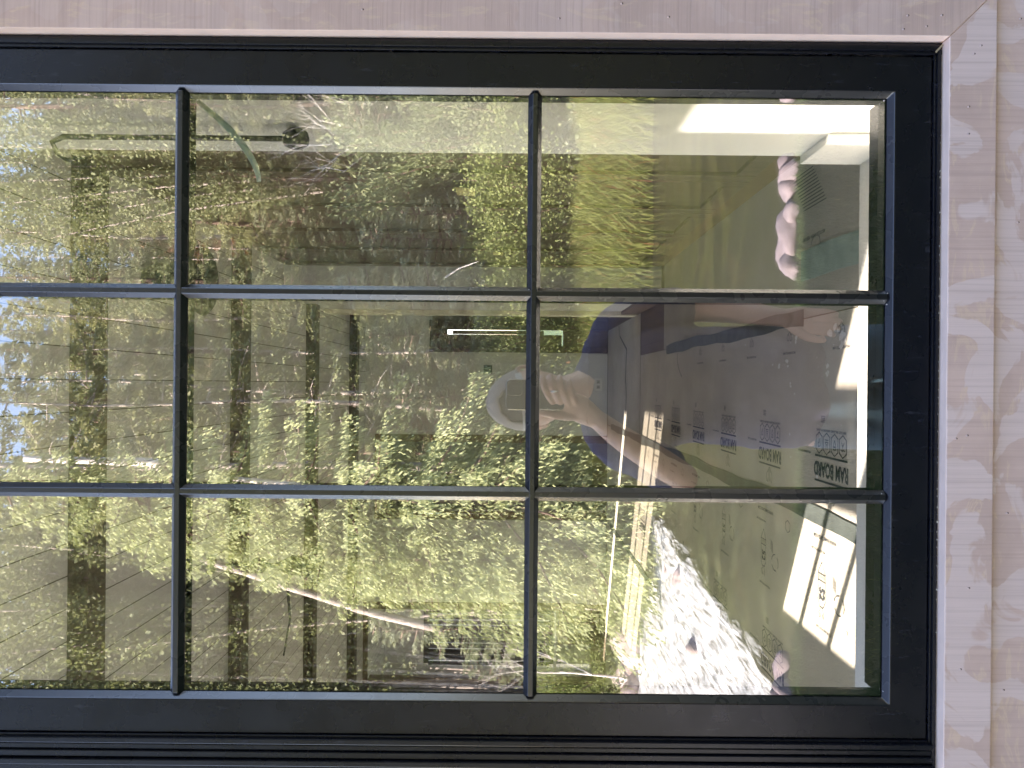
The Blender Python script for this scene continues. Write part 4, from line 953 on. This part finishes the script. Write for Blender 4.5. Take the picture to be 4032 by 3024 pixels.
# ================================================================== THE PERSON WITH THE PHONE (seen in the glass)
OFF = Vector((0, -1.2, GZ))
def loc(p): return Vector(p) - OFF
per = empty('person', 'person in a tan backwards cap and indigo shirt holding a phone up to the glass', 'person', OFF)
def etube(mb, pts, rad, n=20, ref=(1, 0, 0)):
    """closed elliptical tube: rad = (half width along ref, half depth)"""
    pts = [Vector(p) for p in pts]; vs = []; fs = []
    def cr(vals, i, t):
        g = lambda k: vals[max(0, min(len(vals) - 1, k))]
        p0, p1, p2, p3 = g(i - 1), g(i), g(i + 1), g(i + 2)
        return .5 * ((2 * p1) + (p2 - p0) * t + (2 * p0 - 5 * p1 + 4 * p2 - p3) * t * t + (3 * p1 - p0 - 3 * p2 + p3) * t ** 3)
    R2 = [Vector((r[0], r[1], 0)) if hasattr(r, '__len__') else Vector((r, r, 0)) for r in rad]
    Q = []; RR = []
    for i in range(len(pts) - 1):
        for k in range(5): Q.append(cr(pts, i, k / 5)); RR.append(cr(R2, i, k / 5))
    Q.append(pts[-1]); RR.append(R2[-1])
    t0 = (Q[1] - Q[0]).normalized(); t1 = (Q[-1] - Q[-2]).normalized()          # rounded ends
    def capq(p, r, t, sgn): return [(p + t * sgn * min(r.x, r.y) * math.sin(a), r * math.cos(a)) for a in (.45, .9, 1.3, 1.52)]
    A = capq(Q[0], RR[0], t0, -1)[::-1]; Z = capq(Q[-1], RR[-1], t1, 1)
    Q = [a[0] for a in A] + Q + [a[0] for a in Z]; RR = [a[1] for a in A] + RR + [a[1] for a in Z]
    refv = Vector(ref)
    for i, p in enumerate(Q):
        t = (Q[min(i + 1, len(Q) - 1)] - Q[max(i - 1, 0)]).normalized(); a = (refv - t * refv.dot(t)).normalized(); b = t.cross(a)
        for k in range(n):
            q = 2 * math.pi * k / n; vs.append(p + a * math.cos(q) * RR[i].x + b * math.sin(q) * RR[i].y)
    for i in range(len(Q) - 1):
        for k in range(n):
            k2 = (k + 1) % n; fs.append((i * n + k, i * n + k2, (i + 1) * n + k2, (i + 1) * n + k))
    fs.append(tuple(range(n - 1, -1, -1))); fs.append(tuple((len(Q) - 1) * n + k for k in range(n)))
    mb.add([v - OFF for v in vs], fs)
def fuse(mb, name, mat, vox, sm=4):
    o = mb.build(name, mat, per, smooth=True)
    r_ = o.modifiers.new('fuse', 'REMESH'); r_.mode = 'VOXEL'; r_.voxel_size = vox; r_.use_smooth_shade = True
    q = o.modifiers.new('soften', 'SMOOTH'); q.factor = .5; q.iterations = sm; return o
hp = Vector((-.040, -1.185, -.060)); tilt = R(-9)
def head(mb):
    bm = bmesh.new(); bmesh.ops.create_uvsphere(bm, u_segments=64, v_segments=48, radius=1)
    rot = Matrix.Rotation(R(4), 4, 'Z') @ Matrix.Rotation(tilt, 4, 'Y') @ Matrix.Rotation(R(-6), 4, 'X')
    for v in bm.verts:
        x, y, z = v.co
        w = .078 * (1 - .20 * max(0, -z) ** 1.5); X, Y, Z = x * w, y * .098, z * .118
        if y > 0:
            Y *= (1 - .10 * max(0, -z - .2))
            nose = math.exp(-((x / .16) ** 2)) * math.exp(-(((z + .12) / .17) ** 2)); Y += .022 * nose * (y > .3)
            eye = math.exp(-(((abs(x) - .42) / .16) ** 2)) * math.exp(-(((z - .10) / .10) ** 2)); Y -= .011 * eye
            Y += .004 * math.exp(-(((z - .26) / .07) ** 2)) * (abs(x) < .7)
            Y += .006 * math.exp(-((x / .26) ** 2)) * (math.exp(-(((z + .46) / .045) ** 2)) + math.exp(-(((z + .56) / .05) ** 2)))
            chin = math.exp(-((x / .3) ** 2)) * math.exp(-(((z + .86) / .12) ** 2)); Y += .010 * chin; Z -= .006 * chin
        v.co = hp - OFF + rot @ Vector((X, Y, Z))
    mb.add([tuple(v.co) for v in bm.verts], [tuple(v.index for v in f.verts) for f in bm.faces]); bm.free()
    for s in (-1, 1):
        pts = [OFF * 0 + hp + rot @ Vector(p) for p in ((s * .074, .004, .022), (s * .086, -.008, .032), (s * .092, -.014, .018), (s * .089, -.012, -.004), (s * .081, -.002, -.024), (s * .072, .006, -.028))]
        etube(mb, pts, [.006, .0065, .006, .0055, .0065, .005], 10, (0, 1, 0))
        etube(mb, [hp + rot @ Vector((s * .070, .0, .02)), hp + rot @ Vector((s * .082, -.008, .0))], [.010, .007], 10, (0, 1, 0))
    return rot
bd = MB()
rotm = head(bd)
# neck, torso, arms, legs
etube(bd, [(-.034, -1.205, -.10), (-.018, -1.205, -.175), (-.004, -1.215, -.225), (0, -1.225, -.27)], [(.046, .050), (.050, .054), (.060, .058), (.10, .07)])
etube(bd, [(0, -1.23, -.30), (0, -1.235, -.42), (0, -1.23, -.58), (0, -1.22, -.74), (0, -1.22, -.84)], [(.125, .085), (.140, .10), (.130, .095), (.140, .10), (.13, .10)])
etube(bd, [(.09, -1.23, -.275), (.165, -1.235, -.31), (.205, -1.245, -.42), (.222, -1.255, -.54)], [.045, .048, .042, .036])
etube(bd, [(.222, -1.255, -.53), (.216, -1.22, -.62), (.198, -1.17, -.70), (.188, -1.145, -.75)], [.038, .037, .029, .025])
etube(bd, [(-.08, -1.23, -.265), (-.160, -1.225, -.295), (-.208, -1.165, -.375), (-.245, -1.095, -.460)], [.045, .048, .042, .038])
etube(bd, [(-.246, -1.09, -.462), (-.205, -1.07, -.395), (-.140, -1.045, -.290), (-.090, -1.025, -.222)], [.038, .040, .033, .025])
for s in (-1, 1): etube(bd, [(s * .085, -1.22, -.85), (s * .1, -1.20, -1.15), (s * .102, -1.23, -1.47)], [.085, .058, .042])
# left hand round the phone
etube(bd, [(-.094, -1.028, -.228), (-.074, -1.000, -.192), (-.056, -.984, -.160), (-.050, -.976, -.125)], [(.024, .018), (.033, .018), (.037, .016), (.030, .012)], 20, (.8, .35, -.5))
for pts, r0 in (([(-.052, -.972, -.108), (-.030, -.950, -.092), (-.004, -.944, -.080), (.015, -.952, -.076), (.0195, -.968, -.078)], .0092),
                ([(-.052, -.972, -.126), (-.028, -.947, -.112), (-.002, -.941, -.100), (.017, -.949, -.096), (.0215, -.968, -.098)], .0094),
                ([(-.054, -.974, -.146), (-.030, -.949, -.133), (-.006, -.943, -.122), (.013, -.950, -.118), (.019, -.968, -.120)], .0090),
                ([(-.056, -.980, -.166), (-.036, -.957, -.155), (-.014, -.951, -.147), (.002, -.955, -.143), (.009, -.969, -.144)], .0080)):
    etube(bd, pts, [r0, r0 * .95, r0 * 1.02, r0 * .9, r0 * .8], 12, (0, .3, 1))
etube(bd, [(-.080, -.998, -.175), (-.080, -.982, -.135), (-.0755, -.969, -.100), (-.071, -.965, -.072)], [.0135, .0125, .011, .009], 12, (0, 1, 0))
# right hand hanging
etube(bd, [(.190, -1.148, -.745), (.183, -1.137, -.778), (.177, -1.127, -.812)], [(.024, .019), (.036, .017), (.038, .013)], 20)
for i in range(4):
    dx = -.028 + .0187 * i; lg = (.060, .074, .078, .068)[i]
    etube(bd, [(.178 + dx, -1.126, -.808), (.175 + dx, -1.108, -.812 - lg * .45), (.171 + dx, -1.108, -.812 - lg * .8), (.169 + dx, -1.119, -.812 - lg)], [.0088, .0086, .0080, .0070], 12)
etube(bd, [(.160, -1.134, -.765), (.138, -1.116, -.790), (.128, -1.106, -.818), (.126, -1.103, -.838)], [.0125, .0115, .0100, .0085], 12)
fuse(bd, 'body', M['skin'], .0034, 2)
for s in (-1, 1):
    mb = MB(); mb.lathe([(.0001, .012), (.009, .010), (.0125, .002), (.0135, -.004)], (0, 0, 0), 14, 'Y'); e_ = mb.build('eye', simple('eye_white', (.75, .72, .70), .2), per, smooth=True)
    e_.location = hp - OFF + rotm @ Vector((s * .0335, .0765, .012)); e_.rotation_euler = rotm.to_euler()
    mb = MB(); mb.lathe([(.0001, .0137), (.004, .0130), (.0056, .0115)], (0, 0, 0), 12, 'Y'); mb.build('iris', simple('iris', (.05, .035, .025), .15), e_, smooth=True)
shm = MB()
etube(shm, [(0, -1.225, -.245), (0, -1.235, -.36), (0, -1.232, -.50), (0, -1.225, -.64), (0, -1.22, -.80)], [(.105, .075), (.172, .118), (.172, .118), (.172, .118), (.182, .128)], 32)
for s in (1, -1):
    P = [(.05, -1.228, -.262), (.150, -1.232, -.300), (.200, -1.243, -.39), (.222, -1.252, -.475)] if s > 0 else [(-.05, -1.225, -.255), (-.150, -1.222, -.285), (-.196, -1.180, -.355), (-.222, -1.130, -.415)]
    etube(shm, P, [.072, .072, .066, .064], 24)
so__ = fuse(shm, 'shirt', M['shirt'], .007, 5)
dt = bpy.data.textures.new('folds', 'CLOUDS'); dt.noise_scale = .09; dm = so__.modifiers.new('folds', 'DISPLACE'); dm.texture = dt; dm.strength = .022; dm.mid_level = .5
jm = MB()
etube(jm, [(0, -1.22, -.77), (0, -1.22, -.90)], [(.150, .112), (.160, .115)], 28)
for s in (-1, 1): etube(jm, [(s * .078, -1.22, -.88), (s * .100, -1.20, -1.15), (s * .104, -1.225, -1.44)], [(.098, .105), (.080, .082), (.072, .076)], 24)
fuse(jm, 'jeans', M['jeans'], .009, 4)
for s in (-1, 1):
    mb = MB(); etube(mb, [(s * .103, -1.27, GZ + .045), (s * .105, -1.18, GZ + .048), (s * .11, -1.07, GZ + .032)], [(.042, .040), (.046, .044), (.040, .026)], 20); mb.build('shoe', M['cap'], per, smooth=True)
# cap worn backwards: crown with a half-round opening over the forehead, strap with holes
def capmesh():
    bm = bmesh.new(); bmesh.ops.create_uvsphere(bm, u_segments=64, v_segments=40, radius=1)
    dele = []
    for f in bm.faces:
        c = f.calc_center_median()
        if c.z < .22: dele.append(f)
        elif c.y > 0 and (c.x / .60) ** 2 + ((c.z - .30) / .48) ** 2 < 1: dele.append(f)
    bmesh.ops.delete(bm, geom=dele, context='FACES')
    for v in bm.verts: 
        x, y, z = v.co; v.co = Vector((x * .0905, y * .110, z * .128 + .002 * math.sin(math.atan2(y, x) * 6)))
    me = bpy.data.meshes.new('cap'); bm.to_mesh(me); bm.free(); me.materials.append(M['cap']); me.polygons.foreach_set("use_smooth", [True] * len(me.polygons)); return me
cp = bpy.data.objects.new('cap', capmesh()); link(cp, per); cp.location = loc(hp) + Vector((0, 0, .004)); cp.rotation_euler = rotm.to_euler()
so_ = cp.modifiers.new("s", 'SOLIDIFY'); so_.thickness = .003
mb = MB(); bm = bmesh.new(); bmesh.ops.create_uvsphere(bm, u_segments=32, v_segments=20, radius=1)
for v in bm.verts: v.co = Vector((v.co.x * .083, v.co.y * .102, v.co.z * .120))
bmesh.ops.delete(bm, geom=[f for f in bm.faces if f.calc_center_median().z < .035], context='FACES')
me = bpy.data.meshes.new('lining'); bm.to_mesh(me); bm.free(); me.materials.append(M['capin']); o = bpy.data.objects.new('lining', me); link(o, cp)
mb = MB(); vs = []; fs = []; n = 20
for i in range(n + 1):
    a = -1.05 + 2.1 * i / n; x = math.sin(a) * .0925; y = math.cos(a) * .112
    k = 1.0
    vs += [(x, y, .026), (x, y * 1.0, .044)]
for i in range(n): fs.append((2 * i, 2 * i + 2, 2 * i + 3, 2 * i + 1))
mb.add(vs, fs); stp = mb.build('strap', M['strap'], cp, smooth=True)
for i in range(9):
    a = -.62 + 1.24 * i / 8; x = math.sin(a) * .0930; y = math.cos(a) * .1127
    mb = MB(); mb.lathe([(.0001, .0004), (.0028, .0002), (.0028, -.0004)], (0, 0, 0), 10, 'Y'); o = mb.build('hole', M['black'], stp); o.location = (x, y, .035); o.rotation_euler = (0, 0, -a)
MB().tube([(0, -.104, .045), (0, -.150, .030), (0, -.175, .018)], [.06, .05, .02], 10).build('brim', M['cap'], cp).scale = (1.0, 1, .25)
# phone
ph = empty('smartphone', 'dark phone with a square camera bump held up in the left hand', 'phone', (-.0266, -.963, -.0585)); 
def rrect(w, h, r, n=6):
    pts = []
    for (cx, cz, a0) in ((w / 2 - r, h / 2 - r, 0), (-w / 2 + r, h / 2 - r, 90), (-w / 2 + r, -h / 2 + r, 180), (w / 2 - r, -h / 2 + r, 270)):
        for i in range(n + 1): a = R(a0 + 90 * i / n); pts.append((cx + r * math.cos(a), cz + r * math.sin(a)))
    return pts
prism(rrect(.0765, .147, .011), -.0035, .0035).build('body', M['phone_edge'], ph, bevel=.001)
prism(rrect(.0745, .145, .010), .0036, .0042).build('back', M['phone'], ph)
b_ = prism(rrect(.038, .038, .009), .0043, .0066); o = b_.build('camera_bump', M['phone'], ph, bevel=.0006); o.location = (.0172, 0, .0525)
o2 = MB(); rr = rrect(.0395, .0395, .0095); o2.tube([(x, .0046, z) for x, z in rr] + [(rr[0][0], .0046, rr[0][1])], .0009, 6); o2.build('bump_rim', M['phone_edge'], ph).location = (.0172, 0, .0525)
for (a, b2) in ((-.0085, .0085), (-.0085, -.0085), (.0095, 0)):
    mb = MB(); mb.lathe([(.0001, .0072), (.0062, .0072), (.0072, .0068), (.0072, .0052)], (.0172 + a, 0, .0525 + b2), 20, 'Y'); mb.build('lens', M['black'], ph, smooth=False)
mb = MB(); mb.tube([(0.0112 * math.cos(a), 0.0, .0112 * math.sin(a)) for a in [2 * math.pi * i / 20 for i in range(21)]], .0022, 8, False); rg = mb.build('ring', M['ring'], per, smooth=True)
rg.location = loc((-.016, -.9445, -.1065)); rg.rotation_euler = (0, R(-25), R(-82))
